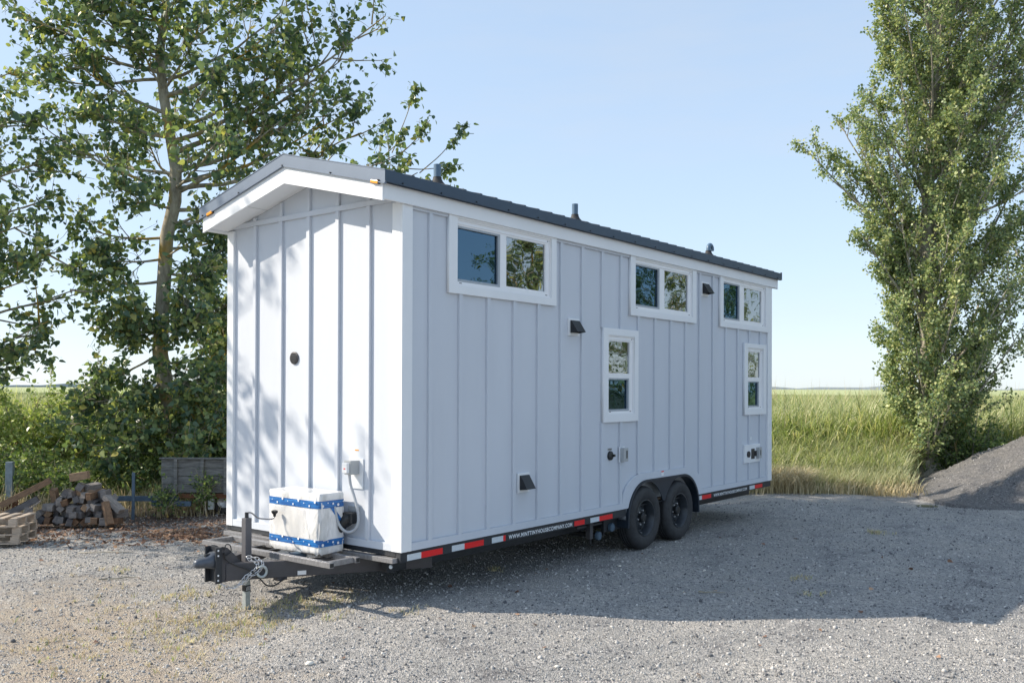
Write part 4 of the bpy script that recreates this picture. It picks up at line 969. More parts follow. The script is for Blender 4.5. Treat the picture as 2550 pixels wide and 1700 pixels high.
# ------------------------------------------------------------------ pile of timber offcuts, pallets, old flatbed trailer, posts
ORD = ['first', 'second', 'third', 'fourth', 'fifth', 'sixth', 'seventh', 'eighth', 'ninth', 'tenth', 'eleventh', 'twelfth', 'thirteenth', 'fourteenth']
ROWN = ['bottom row', 'second row', 'third row', 'fourth row', 'fifth row', 'top row']
PB = at(0, 957.5, 12.95); PB.z = 0
def pile_pt(u, z, back=0.0):      # u = photo column at the pile's distance, z = height
    p = at(u, 957.5, 12.95) + FH*back; return Vector((p.x, p.y, z))
rb = random.Random(21)
rows = [(76, 304, 13), (90, 300, 12), (106, 290, 11), (116, 276, 9), (146, 262, 6), (176, 226, 2)]
for r_, (u0, u1, n) in enumerate(rows):
    for i in range(n):
        u = u0 + (u1-u0)*(i+.5)/n + rb.uniform(-3, 3); w = rb.uniform(0.070, 0.092)*1.06; h_ = rb.uniform(0.085, 0.11)*0.93; ln = rb.uniform(0.22, 0.40)
        z = 0.045 + r_*0.094 + rb.uniform(-0.006, 0.006)
        yaw_ = YAW + rb.uniform(-0.42, 0.42); roll_ = rb.choice([0, 0, 0.1, 0.25, -0.3, 0.55, -0.15, 0.8]); pit = rb.uniform(-0.12, 0.12)
        upright = (rb.random() < 0.10 and r_ < 5 and r_ > 0)
        p = pile_pt(u, z, rb.uniform(-0.05, 0.07) + 0.02*r_ + 0.08)
        b = MB(); b.box((-ln/2, -w/2, -h_/2), (ln/2, w/2, h_/2), bev=0.005)
        for v in b.bm.verts: v.co += Vector((rb.uniform(-.003, .003), rb.uniform(-.003, .003), rb.uniform(-.003, .003)))
        o = b.build('timber_block', M['blockgrey' if rb.random() < 0.75 else 'blockbrown']); o.location = p
        o.rotation_euler = Euler((roll_ if not upright else 0.2, pit if not upright else 1.2, yaw_), 'XYZ')
        tag(o, 'short timber block, %s from the left in the %s of the woodpile' % (ORD[i], ROWN[r_]), 'timber block', 'timber offcuts stacked in the woodpile')
def plank(p0, p1, w, t_, mat, name, label, cat, group=None):
    p0, p1 = Vector(p0), Vector(p1); d = p1-p0; o = MB().box((0, -w/2, -t_/2), (d.length, w/2, t_/2), bev=0.004).build(name, M[mat]); o.location = p0
    o.rotation_euler = d.to_track_quat('X', 'Z').to_euler(); return tag(o, label, cat, group)
G_ = 'long beams leaning on the woodpile'
plank(pile_pt(14, 0.28, -0.10), pile_pt(118, 0.615, 0.10), 0.16, 0.085, 'blockbrown', 'timber_beam', 'long brown beam leaning highest against the left end of the woodpile', 'timber beam', G_)
plank(pile_pt(20, 0.12, -0.14), pile_pt(92, 0.36, 0.05), 0.14, 0.085, 'blockgrey', 'timber_beam', 'grey beam leaning under the long brown beam at the woodpile', 'timber beam', G_)
plank(pile_pt(30, 0.045, -0.20), pile_pt(74, 0.05, -0.05), 0.15, 0.085, 'blockgrey', 'timber_beam', 'dark beam lying flat on the gravel left of the woodpile', 'timber beam', G_)
plank(pile_pt(268, 0.40, -0.03), pile_pt(312, 0.20, -0.10), 0.13, 0.07, 'blockgrey', 'timber_beam', 'short beam sliding down the right shoulder of the woodpile', 'timber beam', G_)
plank(pile_pt(274, 0.34, -0.14), pile_pt(293, 0.03, -0.22), 0.09, 0.07, 'blockbrown', 'timber_beam', 'brown beam standing slanted at the right end of the woodpile', 'timber beam', G_)
plank(pile_pt(94, 0.27, -0.22), pile_pt(97, 0.0, -0.26), 0.10, 0.09, 'blockgrey', 'timber_beam', 'pale grey block standing upright before the left end of the woodpile', 'timber beam', G_)
plank(pile_pt(172, 0.66, 0.06), pile_pt(214, 0.70, 0.10), 0.13, 0.11, 'blockbrown', 'split_log', 'rough brown split log lying on the crest of the woodpile', 'log')
# thin stick leaning over the pile's left end
o = MB().tube([pile_pt(42, 0.02, -0.32), pile_pt(85, 0.18, -0.30), pile_pt(122, 0.36, -0.2)], 0.008, 6).build('stick', M['blockgrey']); tag(o, 'thin bent stick leaning against the left of the woodpile', 'stick')

# stacked pallets at the left edge of the yard
def pallet(z, label, dx=0, rot=0):
    p = at(-22, 957.5, 11.45); e = empty('pallet', (p.x+dx, p.y, z), YAW-math.pi/2+0.12+rot, label=label, cat='pallet', group='wooden pallets in one low stack')
    Ln, Wd, hh = 0.90, 0.55, 0.105
    for k in range(6):
        x = -Ln/2+0.04+k*(Ln-0.08)/5; MB().box((x-0.042, -Wd/2, hh-0.016), (x+0.042, Wd/2, hh)).build('deck_board', M['pallet'], e)
    for k in range(3):
        y = -Wd/2+0.02+k*(Wd-0.04)/2; MB().box((-Ln/2, y-0.02, 0.016), (Ln/2, y+0.02, hh-0.0165)).build('stringer', M['pallet'], e) if k else [MB().box((xx-.05, y-0.02, 0.016), (xx+.05, y+0.02, hh-0.0165)).build('stringer', M['pallet'], e) for xx in (-.4, 0, .4)]
        MB().box((-Ln/2, y-0.045, 0.0), (Ln/2, y+0.045, 0.0155)).build('bottom_board', M['pallet'], e)
    return e
pallet(0.012, 'lowest wooden pallet of the stack at the left edge'); pallet(0.120, 'middle wooden pallet of the stack at the left edge', 0.01, 0.02); pallet(0.228, 'topmost wooden pallet of the stack at the left edge', -0.015, -0.03)

# old flatbed trailer with a board side, parked behind the woodpile
OT = at(300, 957.5, 13.83); OT.z = 0; ang_ = YAW - math.pi/2
E_ = empty('flatbed_trailer', OT, ang_, label='old flatbed trailer with grey board side and blue drawbar behind the woodpile', cat='trailer')
s_ = 13.83/2251.1
sx = lambda u: (u-300)*s_
b = MB(); n_ = 4
for k in range(n_):
    z0 = 0.355+k*0.128; b.box((sx(402)+rb.uniform(-.01, .01), 0.0, z0), (sx(402)+3.3, 0.03, z0+0.122), bev=0.003)
b.build('side_boards', M['oldwood'], E_)
for u_ in (436, 502, 560): MB().box((sx(u_), -0.04, 0.33), (sx(u_)+0.05, -0.001, 0.875), bev=0.003).build('stake', M['oldwood'], E_)
MB().box((sx(400), -0.05, 0.868), (sx(402)+3.3, 0.06, 0.888), bev=0.003).build('top_rail', M['oldwood'], E_)
MB().box((sx(284), 0.02, 0.218), (sx(445), 0.09, 0.293), bev=0.004).build('drawbar', M['bluesteel'], E_)
MB().box((sx(380), -0.03, 0.150), (sx(478), 0.018, 0.225), bev=0.004).build('drawbar', M['bluesteel'], E_)
MB().box((sx(446), 0.02, 0.268), (sx(402)+3.3, 0.10, 0.335), bev=0.004).build('side_rail', M['rust'], E_)
MB().box((sx(402), 0.10, 0.335), (sx(402)+3.3, 1.5, 0.352)).build('deck', M['oldwood'], E_)
for xx, yy in ((sx(548), 0.18), (sx(548), 1.25)):
    e2 = MB().lathe([(0.10, 0.0), (0.115, -0.005), (0.165, -0.01), (0.19, 0.01), (0.197, 0.03), (0.197, 0.10), (0.19, 0.12), (0.165, 0.13), (0.10, 0.125)], 'y', (xx, yy, 0.197), 30, close=True).build('wheel', M['rubber'], E_, smooth=True)
    MB().lathe([(0, 0.03), (0.05, 0.02), (0.10, 0.01), (0.115, 0.0), (0.115, 0.02), (0, 0.06)], 'y', (xx, yy, 0.197), 24).build('rim', M['zinc'], e2, smooth=True)
MB().box((sx(520), -0.02, 0.10), (sx(534), 0.03, 0.266), bev=0.003).build('jack_leg', M['galv'], E_)
# posts
def post(u, v0, v1, dep, wpx, name, mat, label, cat, zbase=0.0):
    p = at(u, v0, dep); w = wpx*dep/2251.1; o = MB().box((-w/2, -w/2, 0), (w/2, w/2, p.z-zbase), bev=w*0.08).build(name, M[mat]); o.location = (p.x, p.y, zbase); o.rotation_euler = (0, R(1.5), YAW+.2); return tag(o, label, cat)
post(24, 1149, 0, 14.6, 17, 'fence_post', 'post', 'pale blue-grey wooden post standing left of the woodpile', 'post')
post(332, 1176, 0, 13.4, 7, 'steel_stake', 'bluesteel', 'thin dark steel stake standing before the blue drawbar', 'stake')
p2 = at(2440, 1100, 19.6); post(2441, 1100, 0, 19.6, 12, 'fence_post', 'post', 'dark blue-grey post behind the gravel mound', 'post')
# rusty scrap at the foot of the post
b = MB(); q = at(30, 957.5, 14.0); q.z = 0
for k in range(6):
    a_ = rb.uniform(0, 3); b.tube([(q.x-.1+.2*rb.random(), q.y-.1+.2*rb.random(), 0.05+0.1*rb.random()), (q.x-.15+.3*rb.random(), q.y-.15+.3*rb.random(), 0.16+0.14*rb.random()), (q.x-.1+.2*rb.random(), q.y-.1+.2*rb.random(), 0.08)], 0.012, 6)
tag(b.build('rusty_scrap', M['rust']), 'tangle of rusty scrap metal at the foot of the left post', 'scrap metal')

# ------------------------------------------------------------------ trees
rgL = np.random.default_rng(5)
DT = 15.8
def A3(u, v, d): return tuple(at(u, v, d))
trunk = [(*A3(432, 957, DT)[:2], -0.1)] + [A3(u, v, d) for u, v, d in ((438, 1100, DT), (431, 1047, DT), (412, 960, DT), (399, 880, DT), (405, 757, DT), (415, 590, DT), (436, 500, DT), (438, 420, DT), (425, 345, DT), (408, 240, DT), (397, 134, DT), (413, 30, DT), (412, -120, DT), (418, -330, DT), (430, -560, DT))]
rad = [0.17, 0.15, 0.14, 0.14, 0.13, 0.12, 0.115, 0.11, 0.10, 0.09, 0.085, 0.075, 0.065, 0.055, 0.04, 0.02]
base = trunk[0]; root = (base[0], base[1], 0.0)
limbs = []
# (start u,v) -> (tip u,v, depth) : crown outline of the cottonwood
spec = [
 (440, 480, 700, 300, 15.2, .07), (440, 430, 800, 250, 15.6, .075), (430, 380, 850, 150, 16.2, .08), (428, 350, 960, 40, 16.0, .07), (410, 240, 700, 60, 15.0, .07), (400, 150, 640, -40, 16.4, .06),
 (412, 20, 620, -160, 15.5, .05), (412, -60, 500, -330, 15.8, .05), (410, -30, 740, -120, 16.2, .05), (430, 470, 900, 330, 16.8, .07), (435, 520, 1000, 380, 17.2, .06), (436, 560, 820, 400, 17.6, .06),
 (425, 560, 700, 430, 16.8, .05), (415, 620, 640, 560, 17.0, .045), (410, 680, 640, 660, 17.4, .045), (408, 740, 610, 780, 16.6, .04), (404, 820, 600, 850, 16.8, .04),
 (436, 470, 560, 330, 14.4, .05), (420, 330, 540, 180, 14.6, .05), (405, 220, 500, 60, 14.8, .045),
 (425, 345, 230, 280, 15.0, .06), (415, 280, 180, 150, 15.6, .06), (400, 180, 110, 60, 16.0, .06), (402, 150, 230, 20, 15.0, .05), (410, 60, 200, -90, 16.0, .05), (412, 0, 60, -60, 16.2, .05), (408, 230, 330, 60, 15.0, .04), (415, 100, 330, -60, 15.2, .04),
 (440, 430, 160, 350, 16.6, .05), (437, 480, 90, 300, 15.2, .05), (430, 520, 300, 470, 14.6, .04), (420, 590, 190, 560, 15.4, .045), (415, 640, 250, 640, 15.0, .04), (410, 700, 190, 690, 15.9, .045), (404, 800, 260, 800, 15.2, .035), (404, 850, 330, 760, 14.8, .03),
 (400, 880, 240, 950, 15.6, .04), (405, 960, 200, 1000, 15.2, .04), (412, 980, 150, 1060, 15.4, .04), (425, 1040, 260, 1130, 15.0, .035), (430, 1060, 540, 1040, 15.0, .04), (415, 900, 560, 930, 15.4, .04), (425, 1010, 480, 1120, 14.6, .03), (410, 880, 470, 760, 14.9, .03), (405, 760, 500, 650, 15.0, .03), (410, 640, 540, 540, 15.0, .03),
 (410, 60, 120, -40, 15.0, .05), (405, 130, 40, 30, 15.4, .05), (402, 200, 60, 180, 16.2, .05), (412, -40, 20, -160, 15.8, .05), (410, 700, 560, 640, 15.4, .035), (404, 790, 480, 800, 15.0, .03), (402, 820, 330, 840, 15.2, .03), (400, 900, 470, 960, 14.9, .03), (408, 940, 330, 1010, 15.2, .03), (420, 1000, 540, 1000, 15.3, .03), (428, 1040, 350, 1090, 14.9, .03), (440, 420, 720, 180, 15.2, .06), (425, 330, 800, 90, 15.8, .06), (410, 200, 760, -20, 15.6, .05), (440, 460, 880, 270, 16.4, .06), (412, -100, 300, -300, 15.6, .04), (414, -200, 560, -430, 16.0, .04), (420, -350, 330, -560, 15.8, .03), (400, 160, 440, -120, 14.2, .04), (425, 350, 430, 180, 17.6, .05), (436, 450, 360, 330, 17.4, .05),
]
for su, sv, tu, tv, td, r0 in spec:
    s0 = at(su, sv, DT); dark = sv > 560
    low = tv > 700
    limbs.append((tuple(s0), A3(tu, tv, td), r0*0.62, dict(nsub=10, ntw=5, leaves=7 if not low else 7, sublen=0.33, twiglen=0.32, spread=0.045, bare=0.28, up=0.1)))
# the bare-stemmed shoots reaching over the roof ridge
for (su, sv, tu, tv) in ((975, 380, 1037, 212), (985, 395, 1070, 300), (1045, 430, 1152, 318), (1000, 420, 1130, 410), (940, 400, 1010, 330)):
    limbs.append((A3(su, sv, 17.2), A3(tu, tv, 17.0), 0.012, dict(nsub=5, ntw=2, leaves=5, sublen=0.14, twiglen=0.12, spread=0.035, bare=0.62, up=0.2)))
lf = dict(nsub=8, ntw=5, leaves=9, sublen=0.25, twiglen=0.26, spread=0.045, bare=0.2, up=0.1)
limbs.append((A3(560, 560, 16.9), A3(1040, 430, 17.2), .05, lf)); limbs.append((A3(700, 480, 17), A3(1090, 470, 17.4), .03, lf))
make_tree('cottonwood_tree', root, trunk, rad, limbs, M['leafL'], M['barkL'], 0.096, rgL, droop=0.75, k=14,
          label='tall cottonwood with mossy forked trunk and large drooping leaves left of the house', cat='tree')
# second, forked stem of the same tree standing right behind it: a leaning trunk by the wall
tr2 = [(*A3(480, 957, 16.9)[:2], -0.1)] + [A3(u, v, 16.9) for u, v in ((500, 1060), (520, 985), (545, 920), (575, 870), (640, 800), (760, 700), (900, 560), (1000, 470))]
lm = []
for i, (tu, tv) in enumerate(((620, 700), (660, 820), (520, 840), (560, 760), (700, 650), (540, 930), (480, 980), (590, 960), (640, 720), (760, 560), (880, 520))):
    p = at(*((520, 985) if i % 3 == 0 else (560, 890) if i % 3 == 1 else (600, 835)), 16.9); lm.append((tuple(p), A3(tu, tv, 16.4+0.3*(i % 4)), 0.04, dict(nsub=7, ntw=5, leaves=8, sublen=0.34, twiglen=0.3, spread=0.05)))
make_tree('cottonwood_tree', (tr2[0][0], tr2[0][1], 0), tr2, [0.15, 0.14, 0.13, 0.12, 0.11, 0.10, 0.08, 0.05, 0.02], lm, M['leafL'], M['barkL'], 0.088, np.random.default_rng(8), label='smaller cottonwood leaning right behind the front corner of the house', cat='tree')
# tree just outside the left edge whose branches hang into view and shade the yard
tb0 = Vector((-1.6, 11.8, 0)); th = [(tb0.x, tb0.y, -.1), (tb0.x+.05, tb0.y, 1.5), (tb0.x, tb0.y-.1, 3.2), (tb0.x+.1, tb0.y-.1, 5.2), (tb0.x, tb0.y, 7.0), (tb0.x, tb0.y, 8.4)]
lm = []; rg3 = np.random.default_rng(14)
for k in range(26):
    z = 1.6+6.2*k/26; a_ = k*2.4; r_ = (3.2-0.22*max(0, z-3))*(0.7+0.4*rg3.random()); lm.append(((tb0.x, tb0.y, z), (tb0.x+r_*math.cos(a_), tb0.y+r_*math.sin(a_), z+0.9), 0.05, dict(nsub=7, ntw=4, leaves=8, sublen=0.33, twiglen=0.35, spread=0.06)))
for (tu, tv, td) in ((60, 560, 14.4), (160, 620, 14.6), (110, 500, 14.8), (190, 720, 14.6), (60, 700, 14.2), (120, 800, 14.3), (110, 860, 14.4), (40, 640, 14.6), (60, 420, 14.6), (40, 300, 15), (120, 400, 15), (30, 180, 15)):
    q = at(tu, tv, td); lm.append(((tb0.x+.05, tb0.y-.05, max(0.9, q.z-0.9)), tuple(q), 0.05, dict(nsub=9, ntw=5, leaves=9, sublen=0.24, twiglen=0.3, spread=0.05, bare=0.35)))
for tip in ((-4.2, 7.75, 7.3), (-3.6, 7.2, 6.2), (-4.6, 8.3, 7.9), (-3.0, 6.8, 5.1), (-4.6, 8.2, 8.5)):
    lm.append(((tb0.x, tb0.y, 4.2), tip, 0.05, dict(nsub=8, ntw=5, leaves=9, sublen=0.28, twiglen=0.32, spread=0.06, bare=0.4)))
make_tree('cottonwood_tree', tuple(tb0), th, [0.2, 0.18, 0.15, 0.11, 0.07, 0.02], lm, M['leafL'], M['barkL'], 0.092, rg3, label='cottonwood standing beyond the left edge, its branch tips hanging into view', cat='tree')

# the poplar on the right: many upright limbs, small leaves
DR = 19.5
ptr = [(*A3(2312, 957, DR)[:2], -0.1)] + [A3(u, v, DR) for u, v in ((2310, 1120), (2307, 973), (2306, 800), (2308, 600), (2312, 415), (2330, 249), (2325, 124), (2338, 12), (2340, -150), (2335, -400), (2330, -700), (2328, -1000))]
prad = [0.23, 0.19, 0.16, 0.145, 0.13, 0.115, 0.10, 0.09, 0.08, 0.07, 0.05, 0.03, 0.012]
root = (ptr[0][0], ptr[0][1], 0); rg4 = np.random.default_rng(31); lm = []
left = [(-1000, 2300), (-700, 2200), (-400, 2150), (-200, 2125), (0, 2128), (90, 2150), (150, 2178), (200, 2150), (240, 2085), (300, 2052), (375, 2006), (430, 2066), (500, 2082), (590, 2110), (660, 2155), (722, 2120), (790, 2140), (850, 2175), (940, 2180), (1010, 2222), (1100, 2262), (1160, 2300)]
right = [(-1000, 2350), (-700, 2480), (-300, 2600), (0, 2700), (200, 2700), (400, 2640), (440, 2520), (480, 2470), (520, 2470), (560, 2580), (650, 2680), (800, 2660), (880, 2600), (950, 2530), (1000, 2480), (1100, 2440), (1160, 2330)]
def itp(tab, v):
    return float(np.interp(v, [a_[0] for a_ in tab], [a_[1] for a_ in tab]))
cx_ = lambda v: float(np.interp(v, [-1000, 12, 250, 415, 973, 1190], [2328, 2338, 2330, 2312, 2307, 2312]))
for k in range(190):
    v = -900+1960*((k+.5)/190) + rg4.uniform(-8, 8)
    side_ = k % 4; c0 = cx_(v); lo, hi = itp(left, v), itp(right, v)
    f_ = rg4.uniform(0.5, 0.88) if v < 330 else rg4.uniform(0.45, 0.80)
    if side_ == 0: u_, dd = c0+(lo-c0)*f_, rg4.uniform(-0.5, 0.5)
    elif side_ == 1: u_, dd = c0+(hi-c0)*f_, rg4.uniform(-0.6, 0.6)
    elif side_ == 2: u_, dd = c0+rg4.uniform(0.6*(lo-c0), 0.6*(hi-c0)), -rg4.uniform(0.7, 1.5)
    else: u_, dd = c0+rg4.uniform(0.5*(lo-c0), 0.5*(hi-c0)), rg4.uniform(0.8, 1.7)
    tip = at(u_, v, DR+dd); tip.z = max(tip.z, 0.35); out = math.hypot(tip.x-root[0], tip.y-root[1]); zs_ = max(0.4, tip.z-out*1.25-0.2)
    st = on_path(ptr, zs_); sz2 = 0.016+0.014*out
    lm.append((tuple(st), tuple(tip), sz2, dict(nsub=8, ntw=5, leaves=24, sublen=0.32, twiglen=0.26, spread=0.05, bare=0.22, up=0.55, bow=(0, 0, -0.10*out), k=5)))
for (v0, u1, v1, dd, r0) in ((800, 2150, 590, -.3, .05), (640, 2010, 375, 0.2, .05), (700, 2460, 480, -.3, .06), (560, 2420, 180, -.4, .07), (600, 2240, 180, -.6, .05), (760, 2560, 560, .2, .05), (520, 2390, -50, .3, .06), (900, 2240, 520, -.5, .05), (900, 2420, 640, -.5, .05), (560, 2600, 440, .3, .05)):
    lm.append((tuple(at(cx_(v0), v0, DR)), A3(u1, v1, DR+dd), r0, dict(nsub=10, ntw=5, leaves=26, sublen=0.22, twiglen=0.28, spread=0.05, bare=0.35, up=0.6)))
make_tree('poplar_tree', root, ptr, prad, lm, M['leafR'], M['barkR'], 0.060, rg4, droop=0.5, small=True, label='tall pale-barked poplar with dense small leaves beside the gravel mound', cat='tree', k=14)
# second poplar at the right edge, mostly beyond it
q = at(2760, 957, 22.0); root = (q.x, q.y, 0); pt2 = [(q.x, q.y, z) for z in (-.1, 2, 4, 6, 8, 11, 14)]; lm = []
for k in range(44):
    z = 0.8+11*k/44; a_ = k*2.4; r_ = min(2.3, 0.8+z*.5)*(0.6+0.5*rg4.random()); lm.append(((q.x, q.y, max(.5, z-r_)), (q.x+r_*math.cos(a_), q.y+r_*math.sin(a_), z+.5), .04, dict(nsub=7, ntw=4, leaves=13, sublen=0.32, twiglen=0.32, spread=0.06, up=.5)))
make_tree('poplar_tree', root, pt2, [.22, .2, .17, .14, .11, .06, .02], lm, M['leafR'], M['barkR'], 0.055, np.random.default_rng(32), droop=0.5, small=True, label='second poplar at the right edge of the view, behind the tall poplar', cat='tree')

# invented trees behind the camera, added for the window panes to mirror
for i, (x, y, h_, r_) in enumerate(((19.4, -13.2, 8.2, 2.2), (30.5, -14.5, 10.0, 2.8), (38.5, -15.5, 9.0, 3.2), (15.5, -17.5, 4.2, 1.9))):
    rg5 = np.random.default_rng(60+i); lm = []
    for k in range(34):
        z = 0.8+(h_-1.6)*k/34; a_ = k*2.4; rr_ = r_*(0.55+0.6*rg5.random())*math.sin(math.pi*min(1, 0.25+0.75*z/h_)); lm.append(((x, y, max(.5, z-rr_*.4)), (x+rr_*math.cos(a_), y+rr_*math.sin(a_), z+.6), .05, dict(nsub=6, ntw=4, leaves=16, sublen=0.35, twiglen=0.45, spread=0.12)))
    make_tree('lot_tree', (x, y, 0), [(x, y, z) for z in (-.1, h_*.3, h_*.6, h_)], [.22, .16, .1, .02], lm, M['leafL'], M['barkL'], 0.10, rg5, small=True,
              label=['broad leafy tree across the lot, nearest to the house tail', 'tallest leafy tree across the lot', 'leafy tree farthest along the lot edge', 'low young tree across the lot'][i], cat='tree', group='trees across the lot behind the viewer')

# ------------------------------------------------------------------ shrubs under the left trees
def shrub(u, d, w, h_, n, seed, label, mat='leafS', size=0.05):
    q = at(u, 957.5, d); e = empty('shrub', (q.x, q.y, 0), label=label, cat='shrub', group='shrubs along the back of the yard'); rg = np.random.default_rng(seed); T = Tubes(); LP = []
    for k in range(n):
        a_ = rg.random()*6.28; r_ = w*math.sqrt(rg.random()); hh = h_*(0.55+0.5*rg.random())*(1-0.35*(r_/w)**2)
        p0 = np.array((0.15*math.cos(a_), 0.15*math.sin(a_), 0)); p1 = np.array((r_*math.cos(a_), r_*math.sin(a_), hh)); limb_system(T, LP, p0, p1, 0.016, rg, nsub=6, ntw=4, leaves=16, sublen=0.35, twiglen=0.24, spread=0.06, bare=0.2, k=5)
    T.build('stems', M['barkL'], e); leaf_mesh('foliage', np.concatenate(LP), size, M[mat], e, rg, 0.4)
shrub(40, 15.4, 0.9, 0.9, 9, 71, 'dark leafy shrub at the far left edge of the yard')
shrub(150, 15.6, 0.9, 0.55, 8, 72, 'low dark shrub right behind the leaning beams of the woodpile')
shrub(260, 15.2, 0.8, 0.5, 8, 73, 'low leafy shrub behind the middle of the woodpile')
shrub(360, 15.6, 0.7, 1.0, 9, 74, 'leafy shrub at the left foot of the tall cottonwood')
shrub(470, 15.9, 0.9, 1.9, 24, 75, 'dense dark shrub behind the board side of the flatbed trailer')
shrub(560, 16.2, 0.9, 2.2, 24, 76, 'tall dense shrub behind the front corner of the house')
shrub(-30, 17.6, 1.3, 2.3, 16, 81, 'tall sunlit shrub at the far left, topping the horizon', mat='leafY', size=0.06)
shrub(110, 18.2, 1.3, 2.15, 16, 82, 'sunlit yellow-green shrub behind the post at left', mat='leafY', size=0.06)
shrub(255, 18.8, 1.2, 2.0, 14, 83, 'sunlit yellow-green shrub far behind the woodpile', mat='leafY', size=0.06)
shrub(2395, 19.4, 1.0, 1.5, 16, 77, 'dark bush at the right foot of the tall poplar', size=0.05)
shrub(492, 13.72, 0.28, 0.50, 1, 79, 'sparse bramble growing up before the board side of the flatbed trailer', size=0.04)
shrub(408, 13.75, 0.20, 0.45, 1, 80, 'small weed bush at the left end of the flatbed trailer boards', size=0.04)

# ------------------------------------------------------------------ reeds and grasses (uncountable)
rg6 = np.random.default_rng(90)
def scatter(n, d0, d1, l0, l1, powr=1.0):
    d = d0+(d1-d0)*rg6.random(n)**powr; t_ = (l0+(l1-l0)*rg6.random(n)); lt = t_*d
    return d, lt, np.c_[CAMP.x+FH.x*d+RH.x*lt, CAMP.y+FH.y*d+RH.y*lt, np.full(n, -0.06)]
def clump(P, H_, k, sp):
    idx = np.repeat(np.arange(len(P)), k); Q = P[idx].copy(); Q[:, :2] += rg6.normal(0, sp, (len(idx), 2)); return Q, H_[idx]*(0.7+0.4*rg6.random(len(idx)))
def fieldnoise(P): return 0.5+0.28*np.sin(P[:, 0]*0.55+P[:, 1]*0.8)+0.28*np.sin(P[:, 0]*1.3+2*np.sin(P[:, 1]*.7))*np.cos(P[:, 1]*1.1+P[:, 0]*.4)
def wedge_blades(name, label, mat, n, d0, d1, l0, l1, Hf, width, bend, k=3, sp=0.06, powr=1.3, cat='grass', keep=None):
    d, lt, P = scatter(n, d0, d1, l0, l1, powr)
    if keep is not None:
        m_ = keep(P, d, lt); P, d, lt = P[m_], d[m_], lt[m_]
    Hh = Hf(d, lt, P); Q, HH = clump(P, Hh, k, sp)
    o = blade_mesh(name, Q, HH, width, bend, M[mat], rg6); tag(o, label, cat, kind='stuff'); return o
away = lambda P, d, lt: (np.hypot(P[:, 0]-15.2, P[:, 1]+4.5) > 4.3)
# right of the house
wedge_blades('tall_reeds', 'tall green reeds filling the meadow right of the house', 'reed', 17000, 18.9, 48, 0.16, 0.72, lambda d, lt, P: np.clip(0.9+(d-18.9)*0.8, 0.9, 2.12)*(0.86+0.22*fieldnoise(P)), 0.030, 0.9, 4, 0.09, 1.7, 'reeds', away)
wedge_blades('pale_reeds', 'paler sage reeds mixed through the meadow right of the house', 'meadow', 7500, 20.5, 48, 0.16, 0.72, lambda d, lt, P: 1.88+0.34*fieldnoise(P), 0.026, 0.8, 4, 0.09, 1.5, 'reeds', away)
wedge_blades('pale_reeds', 'paler sage reeds mixed through the meadow beyond the left trees', 'meadow', 6000, 20.0, 46, -0.70, -0.22, lambda d, lt, P: 1.88+0.34*fieldnoise(P), 0.026, 0.8, 4, 0.09, 1.5, 'reeds')
wedge_blades('reed_plumes', 'thin feathery plumes rising over the reeds at right', 'straw', 900, 19.5, 38, 0.16, 0.68, lambda d, lt, P: 2.05+0.42*rg6.random(len(d)), 0.016, 0.18, 1, 0.01, 1.0, 'reeds', away)
wedge_blades('sage_grass', 'grey-green waist-high grass along the gravel edge at right', 'meadow', 5200, 17.3, 19.6, 0.14, 0.60, lambda d, lt, P: 0.35+(d-17.2)*0.35+0.15*fieldnoise(P), 0.010, 0.8, 5, 0.07, 1.0, 'grass', away)
wedge_blades('dry_grass', 'straw-coloured dry grass fringing the gravel edge', 'straw', 1700, 16.9, 18.8, 0.14, 0.62, lambda d, lt, P: 0.18+0.30*fieldnoise(P)+0.16*(d-16.9), 0.009, 0.9, 5, 0.06, 1.0, 'grass', away)
wedge_blades('straw_heap', 'heap of flattened brown straw by the tail of the house', 'straw', 170, 17.05, 17.6, 0.286, 0.322, lambda d, lt, P: 0.72+0*d, 0.010, 1.3, 7, 0.10, 1.0, 'straw')
wedge_blades('green_verge', 'bright green reed tufts before the meadow at right', 'reed', 2600, 18.2, 19.6, 0.14, 0.62, lambda d, lt, P: 0.75+0.35*fieldnoise(P), 0.016, 0.9, 4, 0.08, 1.0, 'reeds', away)
wedge_blades('tall_reeds', 'tall green reeds filling the meadow behind the house', 'reed', 7000, 17.6, 40, -0.22, 0.16, lambda d, lt, P: 1.1+0.8*fieldnoise(P), 0.034, 0.85, 4, 0.10, 1.4, 'reeds')
wedge_blades('tall_reeds', 'tall green reeds of the meadow beyond the left edge of the view', 'reed', 6000, 19.0, 42, -1.15, -0.70, lambda d, lt, P: 1.3+0.7*fieldnoise(P), 0.034, 0.85, 4, 0.10, 1.5, 'reeds')
wedge_blades('tall_reeds', 'tall green reeds of the meadow beyond the right edge of the view', 'reed', 5000, 19.5, 42, 0.72, 1.10, lambda d, lt, P: 1.3+0.7*fieldnoise(P), 0.034, 0.85, 4, 0.10, 1.5, 'reeds', away)
# left of the house
wedge_blades('tall_reeds', 'tall sunlit green reeds beyond the left trees', 'reed', 15000, 18.6, 46, -0.70, -0.22, lambda d, lt, P: np.clip(1.0+(d-18.6)*0.7, 1.0, 2.12)*(0.86+0.22*fieldnoise(P)), 0.030, 0.85, 4, 0.09, 1.7, 'reeds')
wedge_blades('undergrowth', 'mixed green undergrowth along the back of the yard at left', 'reed', 2600, 15.0, 18.6, -0.66, -0.22, lambda d, lt, P: 0.45+0.35*fieldnoise(P)+0.12*(d-15), 0.016, 0.9, 4, 0.10, 1.0, 'grass')
wedge_blades('dry_grass', 'pale dry stalks around the flatbed trailer and woodpile', 'straw', 1000, 13.9, 15.6, -0.60, -0.24, lambda d, lt, P: 0.25+0.35*rg6.random(len(d)), 0.007, 0.7, 3, 0.05, 1.0, 'grass')
